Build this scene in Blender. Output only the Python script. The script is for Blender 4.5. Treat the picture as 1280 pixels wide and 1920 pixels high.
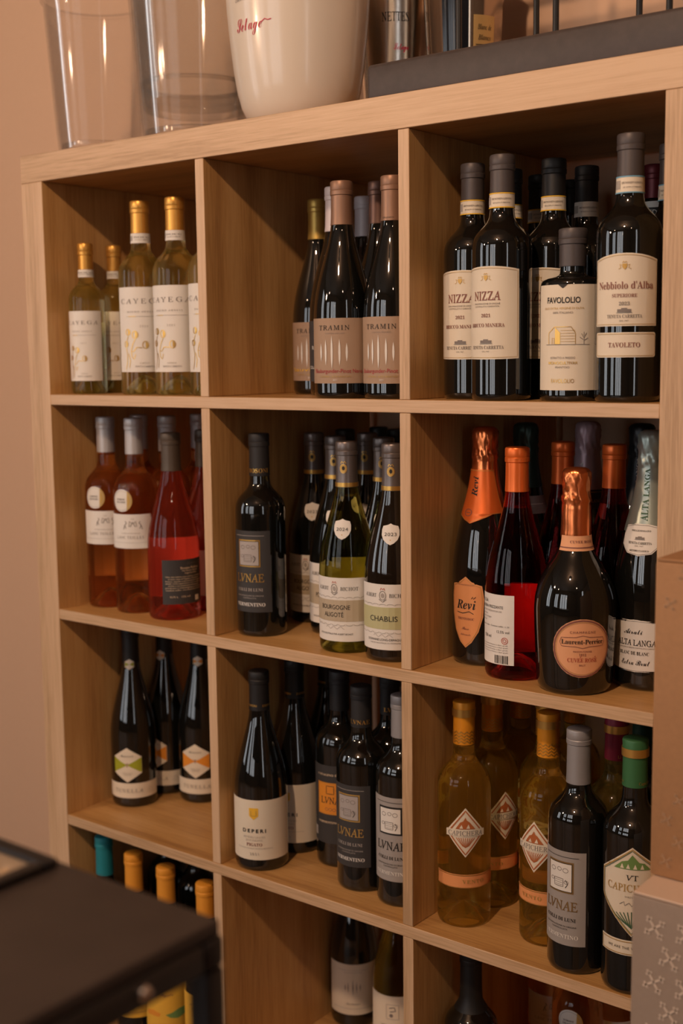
import bpy, bmesh, math, random
import numpy as np
from mathutils import Vector, Matrix
from mathutils.geometry import tessellate_polygon

SC = bpy.context.scene
COL = SC.collection
for _o in list(bpy.data.objects):
    bpy.data.objects.remove(_o)

# ------------------------------------------------------------------ camera
CAM = Vector((1.6611, -1.3072, -0.3196))
RIGHT = Vector((0.78958902, 0.61351468, -0.01220311))
FWD = Vector((-0.6099471, 0.78250983, -0.1250716))
UP = RIGHT.cross(FWD)
cd = bpy.data.cameras.new('camera')
cam = bpy.data.objects.new('camera', cd)
COL.objects.link(cam)
M = Matrix.Identity(4)
for i in range(3):
    M[i][0], M[i][1], M[i][2], M[i][3] = RIGHT[i], UP[i], -FWD[i], CAM[i]
cam.matrix_world = M
cd.sensor_fit = 'VERTICAL'
cd.sensor_height = 36.0
cd.sensor_width = 24.0
cd.lens = 2344.05 / 1920 * 36.0
cd.clip_start = 0.02
cd.dof.use_dof = True
cd.dof.focus_distance = 1.56
cd.dof.aperture_fstop = 4.0
SC.camera = cam

# ------------------------------------------------------------------ world, exposure
SC.view_settings.view_transform = 'Standard'
SC.view_settings.look = 'None'
SC.view_settings.gamma = 1.0
SC.view_settings.use_curve_mapping = False
SC.view_settings.exposure = -0.12
W = bpy.data.worlds.new('world')
SC.world = W
W.use_nodes = True
W.node_tree.nodes['Background'].inputs[0].default_value = (1.0, 0.75, 0.55, 1)
W.node_tree.nodes['Background'].inputs[1].default_value = 0.05
SC.cycles.max_bounces = 8
SC.cycles.transmission_bounces = 8
SC.cycles.diffuse_bounces = 3
SC.cycles.glossy_bounces = 3
SC.cycles.adaptive_threshold = 0.035
SC.cycles.caustics_reflective = False
SC.cycles.transparent_max_bounces = 12
SC.cycles.sample_clamp_indirect = 3.0
SC.cycles.blur_glossy = 0.6

KEY_W = 124.0          # ceiling lamp that throws the shelf shadows
FILL_W = (29.0, 5.0, 8.0)   # added fill for the left wall, then the other pendant lamps
WINDOW = 2.9           # radiance of the window panes
KEY_COL = (1.0, 0.65, 0.42)
KEY_POS = (1.18, -1.88, 1.13)
FILL_POS = [(-0.45, -1.5, 0.32), (2.3, -2.1, 0.95), (-0.6, -3.0, 0.95)]

# ------------------------------------------------------------------ measures
T, TZ, CH, TH, D = 0.0504, 0.043, 0.335, 0.0166, 0.39
XL = [T, T + CH + TH, T + 2 * CH + 2 * TH]          # left inner edge of each column
XR = T + 3 * CH + 2 * TH                            # inner edge of the right panel
WIDTH = XR + T
ZT = [-TZ - k * CH - (k - 1) * TH for k in (1, 2, 3)]  # top faces of the three shelves
ZB = -TZ - 4 * CH - 3 * TH                          # top face of the bottom board
FLOOR = ZB - TZ
ZROW = [ZT[0], ZT[1], ZT[2], ZB]

# ------------------------------------------------------------------ materials
MATS = {}


def pm(name, col, rough=0.5, metal=0.0, trans=0.0, ior=1.45, coat=0.0, bump=0.0, bscale=300.0, vary=0.0, spec=0.5, emit=0.0, sheen=0.0):
    if name in MATS:
        return MATS[name]
    m = bpy.data.materials.new(name)
    m.use_nodes = True
    nt = m.node_tree
    b = nt.nodes['Principled BSDF']
    b.inputs['Base Color'].default_value = (*col, 1)
    b.inputs['Roughness'].default_value = rough
    b.inputs['Metallic'].default_value = metal
    b.inputs['Transmission Weight'].default_value = trans
    b.inputs['IOR'].default_value = ior
    b.inputs['Coat Weight'].default_value = coat
    b.inputs['Coat Roughness'].default_value = 0.03
    b.inputs['Specular IOR Level'].default_value = spec
    if emit:
        b.inputs['Emission Color'].default_value = (*col, 1)
        b.inputs['Emission Strength'].default_value = emit
    if bump or vary:
        tc = nt.nodes.new('ShaderNodeTexCoord')
        n = nt.nodes.new('ShaderNodeTexNoise')
        n.inputs['Scale'].default_value = bscale
        n.inputs['Detail'].default_value = 3
        nt.links.new(tc.outputs['Object'], n.inputs['Vector'])
        if bump:
            bp = nt.nodes.new('ShaderNodeBump')
            bp.inputs['Strength'].default_value = bump
            bp.inputs['Distance'].default_value = 0.001
            nt.links.new(n.outputs['Fac'], bp.inputs['Height'])
            nt.links.new(bp.outputs['Normal'], b.inputs['Normal'])
        if vary:
            r = nt.nodes.new('ShaderNodeValToRGB')
            r.color_ramp.elements[0].position = 0.3
            r.color_ramp.elements[1].position = 0.7
            r.color_ramp.elements[0].color = (*[c * (1 - vary) for c in col], 1)
            r.color_ramp.elements[1].color = (*[min(1, c * (1 + vary)) for c in col], 1)
            nt.links.new(n.outputs['Fac'], r.inputs['Fac'])
            nt.links.new(r.outputs['Color'], b.inputs['Base Color'])
    MATS[name] = m
    return m


def wood_mat(name, axis, dark, mid, light):
    m = bpy.data.materials.new(name)
    m.use_nodes = True
    nt = m.node_tree
    L = nt.links.new
    b = nt.nodes['Principled BSDF']
    tc = nt.nodes.new('ShaderNodeTexCoord')
    oi = nt.nodes.new('ShaderNodeObjectInfo')
    add = nt.nodes.new('ShaderNodeVectorMath')
    mul = nt.nodes.new('ShaderNodeMath'); mul.operation = 'MULTIPLY'; mul.inputs[1].default_value = 3.0
    cmb = nt.nodes.new('ShaderNodeCombineXYZ')
    L(oi.outputs['Random'], mul.inputs[0])
    for k in range(3):
        L(mul.outputs[0], cmb.inputs[k])
    L(tc.outputs['Object'], add.inputs[0])
    L(cmb.outputs[0], add.inputs[1])
    mp = nt.nodes.new('ShaderNodeMapping')
    s = [1.0, 1.0, 1.0]
    s[axis] = 0.035
    mp.inputs['Scale'].default_value = s
    L(add.outputs[0], mp.inputs['Vector'])
    fine = nt.nodes.new('ShaderNodeTexNoise')
    fine.inputs['Scale'].default_value = 420
    fine.inputs['Detail'].default_value = 5
    fine.inputs['Roughness'].default_value = 0.6
    L(mp.outputs[0], fine.inputs['Vector'])
    broad = nt.nodes.new('ShaderNodeTexNoise')
    broad.inputs['Scale'].default_value = 26
    broad.inputs['Detail'].default_value = 3
    L(mp.outputs[0], broad.inputs['Vector'])
    mx = nt.nodes.new('ShaderNodeMix')
    mx.inputs['Factor'].default_value = 0.55
    L(fine.outputs['Fac'], mx.inputs['A'])
    L(broad.outputs['Fac'], mx.inputs['B'])
    r = nt.nodes.new('ShaderNodeValToRGB')
    e = r.color_ramp.elements
    e[0].position = 0.38; e[0].color = (*dark, 1)
    e[1].position = 0.62; e[1].color = (*light, 1)
    x = e.new(0.5); x.color = (*mid, 1)
    L(mx.outputs['Result'], r.inputs['Fac'])
    L(r.outputs['Color'], b.inputs['Base Color'])
    bp = nt.nodes.new('ShaderNodeBump')
    bp.inputs['Strength'].default_value = 0.12
    bp.inputs['Distance'].default_value = 0.0006
    L(fine.outputs['Fac'], bp.inputs['Height'])
    L(bp.outputs['Normal'], b.inputs['Normal'])
    b.inputs['Roughness'].default_value = 0.42
    return m


WD = ((0.41, 0.205, 0.066), (0.56, 0.305, 0.106), (0.635, 0.37, 0.145))  # face tone, with the warm bounce light of the cells mixed in
WE = ((0.46, 0.29, 0.155), (0.61, 0.40, 0.235), (0.68, 0.465, 0.29))  # lighter edge band tone, with cooler window light on the fronts mixed in
WOOD_H = wood_mat('oak_foil_lengthwise', 0, *WD)
WOOD_V = wood_mat('oak_foil_upright', 2, *WD)
EDGE_H = wood_mat('oak_edge_band_lit_lengthwise', 0, *WE)
EDGE_V = wood_mat('oak_edge_band_lit_upright', 2, *WE)


def clear_plastic(name, tint, haze=0.03):
    m = bpy.data.materials.new(name)
    m.use_nodes = True
    nt = m.node_tree
    nt.nodes.clear()
    out = nt.nodes.new('ShaderNodeOutputMaterial')
    tr = nt.nodes.new('ShaderNodeBsdfTransparent'); tr.inputs[0].default_value = (*tint, 1)
    gl = nt.nodes.new('ShaderNodeBsdfGlossy'); gl.inputs['Roughness'].default_value = 0.06
    fr = nt.nodes.new('ShaderNodeFresnel'); fr.inputs['IOR'].default_value = 1.33
    mr = nt.nodes.new('ShaderNodeMapRange'); mr.inputs['To Min'].default_value = 0.0; mr.inputs['To Max'].default_value = 0.42
    mx = nt.nodes.new('ShaderNodeMixShader')
    nt.links.new(fr.outputs[0], mr.inputs[0])
    nt.links.new(mr.outputs[0], mx.inputs[0])
    nt.links.new(tr.outputs[0], mx.inputs[1])
    nt.links.new(gl.outputs[0], mx.inputs[2])
    hz_ = nt.nodes.new('ShaderNodeBsdfTranslucent'); hz_.inputs[0].default_value = (0.8, 0.78, 0.75, 1)
    df = nt.nodes.new('ShaderNodeBsdfDiffuse'); df.inputs[0].default_value = (0.8, 0.78, 0.75, 1)
    m3 = nt.nodes.new('ShaderNodeMixShader')
    m3.inputs[0].default_value = 0.5
    nt.links.new(hz_.outputs[0], m3.inputs[1])
    nt.links.new(df.outputs[0], m3.inputs[2])
    m2 = nt.nodes.new('ShaderNodeMixShader')
    m2.inputs[0].default_value = haze
    nt.links.new(mx.outputs[0], m2.inputs[1])
    nt.links.new(m3.outputs[0], m2.inputs[2])
    nt.links.new(m2.outputs[0], out.inputs[0])
    return m


def glass(name, col, ior=1.36, rough=0.015, pass_through=0.24, body=0.0, glow_col=None):
    """wine behind clear glass: partly refracting, partly letting light straight through"""
    m = pm(name, col, rough=rough, trans=1.0, ior=ior)
    nt = m.node_tree
    b = nt.nodes['Principled BSDF']
    out = nt.nodes['Material Output']
    tr = nt.nodes.new('ShaderNodeBsdfTransparent')
    tr.inputs[0].default_value = (*[c ** 0.8 for c in col], 1)
    mx = nt.nodes.new('ShaderNodeMixShader')
    mx.inputs[0].default_value = pass_through
    nt.links.new(b.outputs[0], mx.inputs[1])
    nt.links.new(tr.outputs[0], mx.inputs[2])
    last = mx
    if body:  # diffuse wine colour stands in for light glowing through the bottle
        df = nt.nodes.new('ShaderNodeBsdfDiffuse')
        df.inputs[0].default_value = (*(glow_col or col), 1)
        m2 = nt.nodes.new('ShaderNodeMixShader')
        m2.inputs[0].default_value = body
        nt.links.new(mx.outputs[0], m2.inputs[1])
        nt.links.new(df.outputs[0], m2.inputs[2])
        last = m2
    nt.links.new(last.outputs[0], out.inputs[0])
    return m


BLACKGLASS = pm('black_green_glass', (0.006, 0.006, 0.005), rough=0.03, spec=0.6, coat=0.8)
BROWNGLASS = pm('black_brown_glass', (0.012, 0.008, 0.005), rough=0.03, spec=0.6, coat=0.8)
STRAW = glass('straw_wine_glass', (0.99, 0.95, 0.60), body=0.03, glow_col=(0.9, 0.68, 0.16))
AMBER = glass('golden_wine_glass', (1.0, 0.88, 0.42), pass_through=0.16, body=0.045, glow_col=(0.9, 0.46, 0.05))
SALMON = glass('salmon_wine_glass', (0.95, 0.56, 0.27), body=0.025, glow_col=(0.85, 0.33, 0.10))
CORAL = glass('coral_wine_glass', (0.96, 0.30, 0.24), body=0.03, glow_col=(0.9, 0.22, 0.12))
CRIMSON = glass('crimson_wine_glass', (0.84, 0.10, 0.10))
OLIVE = glass('olive_wine_glass', (0.66, 0.60, 0.16))

PAPER = dict(rough=0.62, bump=0.05, bscale=900)
CREAM = pm('cream_paper', (0.78, 0.69, 0.55), **PAPER)
WHITE = pm('white_paper', (0.80, 0.76, 0.70), **PAPER)
TAN = pm('tan_paper', (0.40, 0.27, 0.18), **PAPER)
GREY = pm('grey_paper', (0.36, 0.33, 0.31), **PAPER)
DKGREY = pm('charcoal_paper', (0.045, 0.042, 0.042), **PAPER)
BACKGREY = pm('back_label_grey_paper', (0.25, 0.22, 0.21), **PAPER)
ORANGE_P = pm('orange_paper', (0.80, 0.33, 0.12), **PAPER)
PEACH = pm('peach_paper', (0.84, 0.42, 0.22), **PAPER)
YELLOW_P = pm('yellow_paper', (0.80, 0.44, 0.05), **PAPER)
BAND_TAN = pm('band_tan_print', (0.50, 0.41, 0.29), rough=0.6)
BAND_GREEN = pm('band_green_print', (0.52, 0.50, 0.27), rough=0.6)
INK = pm('black_ink', (0.02, 0.018, 0.016), rough=0.6)
GREYINK = pm('grey_ink', (0.22, 0.19, 0.17), rough=0.6)
PALEINK = pm('pale_grey_ink', (0.42, 0.38, 0.34), rough=0.6)
BROWNINK = pm('brown_red_ink', (0.26, 0.10, 0.075), rough=0.6)
REDINK = pm('red_ink', (0.42, 0.035, 0.05), rough=0.6)
WINEINK = pm('wine_red_ink', (0.50, 0.10, 0.06), rough=0.6)
WHITEINK = pm('white_ink', (0.80, 0.77, 0.72), rough=0.6)
CREAMINK = pm('cream_ink', (0.80, 0.62, 0.42), rough=0.6)
RUSTINK = pm('rust_ink', (0.46, 0.13, 0.035), rough=0.6)
BRONZEINK = pm('bronze_ink', (0.24, 0.14, 0.045), rough=0.5, metal=0.2)
YELLOWINK = pm('yellow_ink', (0.85, 0.50, 0.04), rough=0.6)
ORANGEINK = pm('orange_ink', (0.78, 0.29, 0.03), rough=0.6)
GREENINK = pm('green_ink', (0.16, 0.28, 0.08), rough=0.6)
DGREENINK = pm('deep_green_ink', (0.05, 0.12, 0.06), rough=0.6)
LIMEINK = pm('lime_ink', (0.36, 0.38, 0.02), rough=0.6)
BLUEINK = pm('blue_ink', (0.18, 0.40, 0.55), rough=0.6)
GOLD = pm('gold_foil_print', (0.80, 0.47, 0.12), rough=0.34, metal=0.85)
GOLDINK = pm('gold_ink', (0.58, 0.36, 0.10), rough=0.45, metal=0.4)


def capm(name, col, rough=0.38, metal=0.35):
    return pm('capsule_' + name, col, rough=rough, metal=metal)


CAP = {
    'gold': capm('gold', (0.66, 0.34, 0.07), 0.35, 0.6),
    'oldgold': capm('old_gold', (0.50, 0.33, 0.08), 0.4, 0.6),
    'copper': capm('copper_tan', (0.30, 0.17, 0.11), 0.42, 0.35),
    'brown': capm('dark_brown', (0.13, 0.07, 0.055), 0.4, 0.4),
    'lilac': capm('pale_lilac', (0.66, 0.60, 0.62), 0.5, 0.1),
    'greybrown': capm('grey_brown', (0.085, 0.07, 0.068), 0.45, 0.2),
    'taupe': capm('taupe', (0.085, 0.07, 0.068), 0.45, 0.2),
    'black': capm('black', (0.012, 0.011, 0.011), 0.5, 0.0),
    'softblack': capm('soft_black', (0.022, 0.021, 0.022), 0.55, 0.0),
    'darkred': capm('dark_red', (0.13, 0.012, 0.018), 0.4, 0.3),
    'silver': capm('silver_grey', (0.50, 0.47, 0.46), 0.42, 0.4),
    'steel': capm('steel_grey', (0.33, 0.32, 0.33), 0.45, 0.3),
    'pewter': capm('pewter', (0.19, 0.16, 0.15), 0.36, 0.6),
    'olivegrey': capm('olive_grey', (0.10, 0.075, 0.055), 0.45, 0.3),
    'orange': capm('orange', (0.85, 0.17, 0.03), 0.33, 0.45),
    'amber': capm('amber_orange', (0.88, 0.34, 0.02), 0.4, 0.25),
    'mustard': capm('mustard_orange', (0.80, 0.33, 0.035), 0.5, 0.1),
    'teal': capm('teal', (0.015, 0.22, 0.26), 0.5, 0.1),
    'burgundy': capm('burgundy', (0.26, 0.015, 0.04), 0.45, 0.2),
    'green': capm('green', (0.045, 0.16, 0.06), 0.45, 0.15),
    'deepgreen': capm('deep_green', (0.010, 0.045, 0.03), 0.5, 0.1),
}
FOIL = {
    'copper': pm('copper_foil', (0.85, 0.24, 0.08), rough=0.24, metal=0.9),
    'mauve': pm('mauve_foil', (0.52, 0.38, 0.43), rough=0.4, metal=0.3),
    'green': pm('dark_green_foil', (0.035, 0.07, 0.06), rough=0.35, metal=0.5),
    'black': pm('black_foil', (0.015, 0.017, 0.02), rough=0.35, metal=0.4),
    'sage': pm('sage_silver_foil', (0.33, 0.38, 0.34), rough=0.33, metal=0.6),
}

# ------------------------------------------------------------------ mesh helpers


def link(name, mesh, parent=None, mats=()):
    o = bpy.data.objects.new(name, mesh)
    COL.objects.link(o)
    if parent is not None:
        o.parent = parent
    for m in mats:
        mesh.materials.append(m)
    return o


def mesh_from(name, verts, faces, smooth=True, angle=35, mi=None):
    me = bpy.data.meshes.new(name)
    me.from_pydata([tuple(v) for v in verts], [], faces)
    if smooth:
        me.polygons.foreach_set('use_smooth', [True] * len(me.polygons))
        me.set_sharp_from_angle(angle=math.radians(angle))
    if mi:
        me.polygons.foreach_set('material_index', mi)
    me.update()
    return me


def tag(o, label, cat, group=None, kind=None):
    if label:
        o['label'] = label
    if cat:
        o['category'] = cat
    if group:
        o['group'] = group
    if kind:
        o['kind'] = kind
    return o


def empty(name, loc=(0, 0, 0), rz=0.0):
    o = bpy.data.objects.new(name, None)
    o.empty_display_size = 0.05
    o.location = loc
    o.rotation_euler = (0, 0, rz)
    COL.objects.link(o)
    return o


def box_mesh(name, x0, x1, y0, y1, z0, z1, bev=0.0, seg=2):
    bm = bmesh.new()
    bmesh.ops.create_cube(bm, size=1)
    for v in bm.verts:
        v.co = Vector(((x0 + x1) / 2 + v.co.x * (x1 - x0), (y0 + y1) / 2 + v.co.y * (y1 - y0), (z0 + z1) / 2 + v.co.z * (z1 - z0)))
    if bev:
        bmesh.ops.bevel(bm, geom=list(bm.edges), offset=bev, segments=seg, affect='EDGES', profile=0.5)
    me = bpy.data.meshes.new(name)
    bm.to_mesh(me)
    bm.free()
    me.polygons.foreach_set('use_smooth', [True] * len(me.polygons))
    me.set_sharp_from_angle(angle=math.radians(40))
    return me


def box(name, x0, x1, y0, y1, z0, z1, mat, parent=None, bev=0.0, seg=2):
    return link(name, box_mesh(name, x0, x1, y0, y1, z0, z1, bev, seg), parent, [mat])


def revolve_data(prof, seg=40, flip=False, rad=None):
    """prof: list of (z, r) from bottom to top; rad(a, z, r) may displace."""
    V, F, rings = [], [], []
    for z, r in prof:
        if r < 1e-6:
            rings.append([len(V)])
            V.append((0, 0, z))
        else:
            ids = []
            for k in range(seg):
                a = 2 * math.pi * k / seg
                rr = rad(a, z, r) if rad else r
                ids.append(len(V))
                V.append((rr * math.cos(a), rr * math.sin(a), z))
            rings.append(ids)
    for A, B in zip(rings[:-1], rings[1:]):
        for k in range(seg):
            k2 = (k + 1) % seg
            if len(A) == 1 and len(B) == 1:
                continue
            if len(A) == 1:
                f = [A[0], B[k2], B[k]]
            elif len(B) == 1:
                f = [A[k], A[k2], B[0]]
            else:
                f = [A[k], A[k2], B[k2], B[k]]
            F.append(f[::-1] if flip else f)
    return V, F


def revolve(name, prof, mat, parent=None, seg=40, rad=None, angle=35, flip=False):
    V, F = revolve_data(prof, seg, flip, rad)
    return link(name, mesh_from(name, V, F, angle=angle), parent, [mat])


def tube(name, pts, r, mat, parent=None, seg=8):
    V, F = [], []
    n = len(pts)
    P = [Vector(p) for p in pts]
    ref = None
    for i, p in enumerate(P):
        d = (P[min(i + 1, n - 1)] - P[max(i - 1, 0)]).normalized()
        if ref is None:
            ref = Vector((0, 0, 1)) if abs(d.z) < 0.9 else Vector((1, 0, 0))
        a = (ref - d * ref.dot(d)).normalized()
        ref = a
        b = d.cross(a)
        for k in range(seg):
            t = 2 * math.pi * k / seg
            V.append(p + a * (r * math.cos(t)) + b * (r * math.sin(t)))
    for i in range(n - 1):
        for k in range(seg):
            k2 = (k + 1) % seg
            F.append([i * seg + k, i * seg + k2, (i + 1) * seg + k2, (i + 1) * seg + k])
    F.append(list(range(seg))[::-1])
    F.append([(n - 1) * seg + k for k in range(seg)])
    return link(name, mesh_from(name, V, F), parent, [mat])


# ------------------------------------------------------------------ lettering
TCACHE = {}
TEXT_OB = None


def style_text(s, st):
    if st == 'S':
        return s
    up, lo, dg = {'B': (0x1D400, 0x1D41A, 0x1D7CE), 'L': (0x1D434, 0x1D44E, None), 'I': (0x1D434, 0x1D44E, None), 'J': (0x1D468, 0x1D482, 0x1D7CE), 'C': (0x1D4D0, 0x1D4EA, None)}[st]
    out = ''
    for c in s:
        o = ord(c)
        if 65 <= o <= 90:
            out += chr(up + o - 65)
        elif 97 <= o <= 122:
            out += chr(0x210E) if (lo == 0x1D44E and c == 'h') else chr(lo + o - 97)
        elif 48 <= o <= 57 and dg:
            out += chr(dg + o - 48)
        else:
            out += c
    return out


def raw_text(s, st, spacing, thin):
    key = (s, st, spacing, thin)
    if key in TCACHE:
        return TCACHE[key]
    global TEXT_OB
    if TEXT_OB is None:
        TEXT_OB = bpy.data.objects.new('lettering', bpy.data.curves.new('lettering', 'FONT'))
    ob = TEXT_OB
    cu = ob.data
    cu.body = style_text(s, st)
    cu.resolution_u = 3
    cu.space_character = spacing
    cu.offset = thin
    cu.shear = -0.26 if st == 'L' else 0.0
    me = ob.to_mesh()
    V = np.array([v.co[:2] for v in me.vertices]) if len(me.vertices) else np.zeros((0, 2))
    F = [list(p.vertices) for p in me.polygons]
    ob.to_mesh_clear()
    TCACHE[key] = (V, F)
    return V, F


CAPH = {}


def cap_height(st):
    if st not in CAPH:
        V, _ = raw_text('N' if st != 'C' else 'E', st, 1.0, 0.0)
        CAPH[st] = V[:, 1].max() - min(0, V[:, 1].min())
    return CAPH[st]


class Print:
    """Ink drawn in millimetres (s to the right, z up); `fold` bends it onto its label."""

    def __init__(self, parent, fold, name='print'):
        self.parent, self.fold, self.name = parent, fold, name
        self.V, self.F, self.MI, self.mats = [], [], [], []

    def mi(self, m):
        if m not in self.mats:
            self.mats.append(m)
        return self.mats.index(m)

    def add(self, V2, F, mat, layer=1):
        b = len(self.V)
        self.V += [self.fold(s, z, 0.00012 + 0.00022 * layer) for s, z in V2]
        self.F += [[b + i for i in f] for f in F]
        self.MI += [self.mi(mat)] * len(F)

    def text(self, s, st, hcap, x, z, mat, w=None, al='c', spacing=1.0, thin=0.0, layer=2):
        V, F = raw_text(s, st, spacing, thin)
        if not len(V):
            return
        k = hcap / cap_height(st)
        x0, x1 = V[:, 0].min(), V[:, 0].max()
        kx = k if w is None else w / (x1 - x0)
        off = {'c': (x0 + x1) / 2, 'l': x0, 'r': x1}[al]
        P = np.stack([(V[:, 0] - off) * kx + x, V[:, 1] * k + z - hcap / 2], 1)
        if hcap > 6.0:
            P, F = slice_cols(P, F, 2.5)
        self.add(P.tolist(), F, mat, layer)

    def vtext(self, s, st, hcap, x, z, mat, length, layer=2):
        """lettering that runs up the neck"""
        V, F = raw_text(s, st, 1.0, 0.0)
        k = hcap / cap_height(st)
        kx = length / (V[:, 0].max() - V[:, 0].min())
        x0 = (V[:, 0].min() + V[:, 0].max()) / 2
        P = np.stack([x - (V[:, 1] * k - hcap / 2), (V[:, 0] - x0) * kx + z], 1)
        self.add(P.tolist(), F, mat, layer)

    def stroke(self, pts, w, mat, closed=False, layer=2, step=3.0):
        P = [Vector(p) for p in pts]
        if closed:
            P.append(P[0])
        Q = []
        for a, b in zip(P[:-1], P[1:]):
            n = max(1, int((b - a).length / step))
            Q += [a + (b - a) * (i / n) for i in range(n)]
        Q.append(P[-1])
        V, F = [], []
        n = len(Q)
        for i, p in enumerate(Q):
            if closed:
                a, b = Q[i - 1 if i > 0 else n - 2], Q[i + 1 if i < n - 1 else 1]
            else:
                a, b = Q[max(i - 1, 0)], Q[min(i + 1, n - 1)]
            d = (b - a)
            d = d.normalized() if d.length > 1e-9 else Vector((1, 0))
            nn = Vector((-d.y, d.x)) * (w / 2)
            V += [p + nn, p - nn]
        for i in range(n - 1):
            F.append([2 * i, 2 * i + 1, 2 * i + 3, 2 * i + 2])
        self.add([(v.x, v.y) for v in V], F, mat, layer)

    def line(self, x0, x1, z, w, mat, layer=2):
        self.stroke([(x0, z), (x1, z)], w, mat, layer=layer)

    def fill(self, pts, mat, layer=1):
        tri = tessellate_polygon([[Vector((p[0], p[1], 0)) for p in pts]])
        P, F = slice_cols(np.array(pts, float), [list(t) for t in tri], 3.0)
        self.add(P.tolist(), F, mat, layer)

    def ring(self, cx, cz, a, b, w, mat, n=28, layer=2):
        self.stroke([(cx + a * math.cos(2 * math.pi * i / n), cz + b * math.sin(2 * math.pi * i / n)) for i in range(n)], w, mat, True, layer)

    def disc(self, cx, cz, a, b, mat, n=20, layer=2):
        self.fill([(cx + a * math.cos(2 * math.pi * i / n), cz + b * math.sin(2 * math.pi * i / n)) for i in range(n)], mat, layer)

    def patch(self, poly, mat, layer=1):
        V, F = patch_data(poly)
        self.add(V, F, mat, layer)

    def done(self):
        if not self.F:
            return None
        me = mesh_from(self.name, self.V, self.F, smooth=False, mi=self.MI)
        o = link(self.name, me, self.parent, self.mats)
        o['kind'] = 'stuff'
        return o


def slice_cols(P, F, step):
    """cut flat ink into narrow columns so that it can bend round a bottle"""
    x0, x1 = P[:, 0].min(), P[:, 0].max()
    if x1 - x0 < step:
        return P, F
    bm = bmesh.new()
    vs = [bm.verts.new((p[0], p[1], 0)) for p in P]
    for f in F:
        if len(set(f)) > 2:
            try:
                bm.faces.new([vs[i] for i in f])
            except ValueError:
                pass
    x = x0 + step
    while x < x1:
        bmesh.ops.bisect_plane(bm, geom=list(bm.verts) + list(bm.edges) + list(bm.faces), plane_co=(x, 0, 0), plane_no=(1, 0, 0))
        x += step
    bm.verts.index_update()
    Q = np.array([v.co[:2] for v in bm.verts])
    G = [[v.index for v in f.verts] for f in bm.faces]
    bm.free()
    return Q, G


def patch_data(poly, rows=16, cols=14):
    zs = [p[1] for p in poly]
    z0, z1 = min(zs), max(zs)
    Z = sorted(set([round(z0 + (z1 - z0) * i / rows, 4) for i in range(rows + 1)] + [round(z, 4) for z in zs]))
    V, F = [], []
    n = len(poly)
    for z in Z:
        zz = min(max(z, z0 + 1e-4), z1 - 1e-4)
        xs = []
        for i in range(n):
            (ax, az), (bx, bz) = poly[i], poly[(i + 1) % n]
            if (az - zz) * (bz - zz) <= 0 and abs(az - bz) > 1e-9:
                xs.append(ax + (bx - ax) * (zz - az) / (bz - az))
        a, b = min(xs), max(xs)
        for c in range(cols + 1):
            V.append((a + (b - a) * c / cols, z))
    for j in range(len(Z) - 1):
        for c in range(cols):
            i = j * (cols + 1) + c
            F.append([i, i + 1, i + cols + 2, i + cols + 1])
    return V, F


def rect(w, z0, z1, rad=0.0, x=0.0):
    a = w / 2
    if rad <= 0:
        return [(x - a, z0), (x + a, z0), (x + a, z1), (x - a, z1)]
    P = []
    for cx, cz, t0 in ((x + a - rad, z0 + rad, -90), (x + a - rad, z1 - rad, 0), (x - a + rad, z1 - rad, 90), (x - a + rad, z0 + rad, 180)):
        for k in range(5):
            t = math.radians(t0 + 22.5 * k)
            P.append((cx + rad * math.cos(t), cz + rad * math.sin(t)))
    return P


def arch(w, z0, z1, up=4.0, dn=3.0):
    a = w / 2
    P = [(-a + w * i / 12, z0 - dn * (1 - ((i - 6) / 6) ** 2) + dn) for i in range(13)]
    P += [(a - w * i / 12, z1 - up + up * (1 - ((i - 6) / 6) ** 2)) for i in range(13)]
    return P


def inset(poly, k):
    cx = sum(p[0] for p in poly) / len(poly)
    z0, z1 = min(p[1] for p in poly), max(p[1] for p in poly)
    x0, x1 = min(p[0] for p in poly), max(p[0] for p in poly)
    cz = (z0 + z1) / 2
    fx = 1 - 2 * k / (x1 - x0)
    fz = 1 - 2 * k / (z1 - z0)
    return [(cx + (p[0] - cx) * fx, cz + (p[1] - cz) * fz) for p in poly]


def oval(a, b, cz, cx=0.0, n=28):
    return [(cx + a * math.cos(2 * math.pi * (i + .5) / n), cz + b * math.sin(2 * math.pi * (i + .5) / n)) for i in range(n)]


def shield(w, z0, z1, x=0.0):
    a = w / 2
    h = z1 - z0
    R = [(0, z1), (a * .35, z1 - h * .07), (a * .9, z1 - h * .12), (a, z1 - h * .3), (a * .95, z1 - h * .55), (a * .72, z1 - h * .76), (a * .35, z1 - h * .92), (0, z0)]
    return [(x + p[0], p[1]) for p in R] + [(x - p[0], p[1]) for p in R[-2:0:-1]]


# ------------------------------------------------------------------ the room


def struct(o):
    o['kind'] = 'structure'
    return o


WALLM = pm('salmon_beige_plaster', (0.68, 0.445, 0.295), rough=0.75, bump=0.04, bscale=120, vary=0.01)
DARKWALL = pm('dark_brown_panelling', (0.065, 0.042, 0.03), rough=0.6, vary=0.1, bscale=6)
CEILM = pm('ceiling_plaster', (0.20, 0.155, 0.125), rough=0.8, bump=0.1, bscale=40)
FLOORM = pm('oak_floor_boards', (0.16, 0.085, 0.036), rough=0.6, vary=0.12, bscale=8)
FRAMEM = pm('dark_window_frame', (0.05, 0.04, 0.035), rough=0.5)
PANEM = pm('daylit_window_pane', (0.88, 0.94, 1.0), rough=0.1, emit=WINDOW)
RX0, RX1, RY0, RY1, CEIL = -2.4, 3.6, -4.3, 0.412, 1.28
struct(box('wall_back', RX0, RX1, RY1, RY1 + 0.1, FLOOR, CEIL, WALLM))
struct(box('wall_left', RX0 - 0.1, RX0, RY0, RY1 + 0.1, FLOOR, CEIL, DARKWALL))
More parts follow.
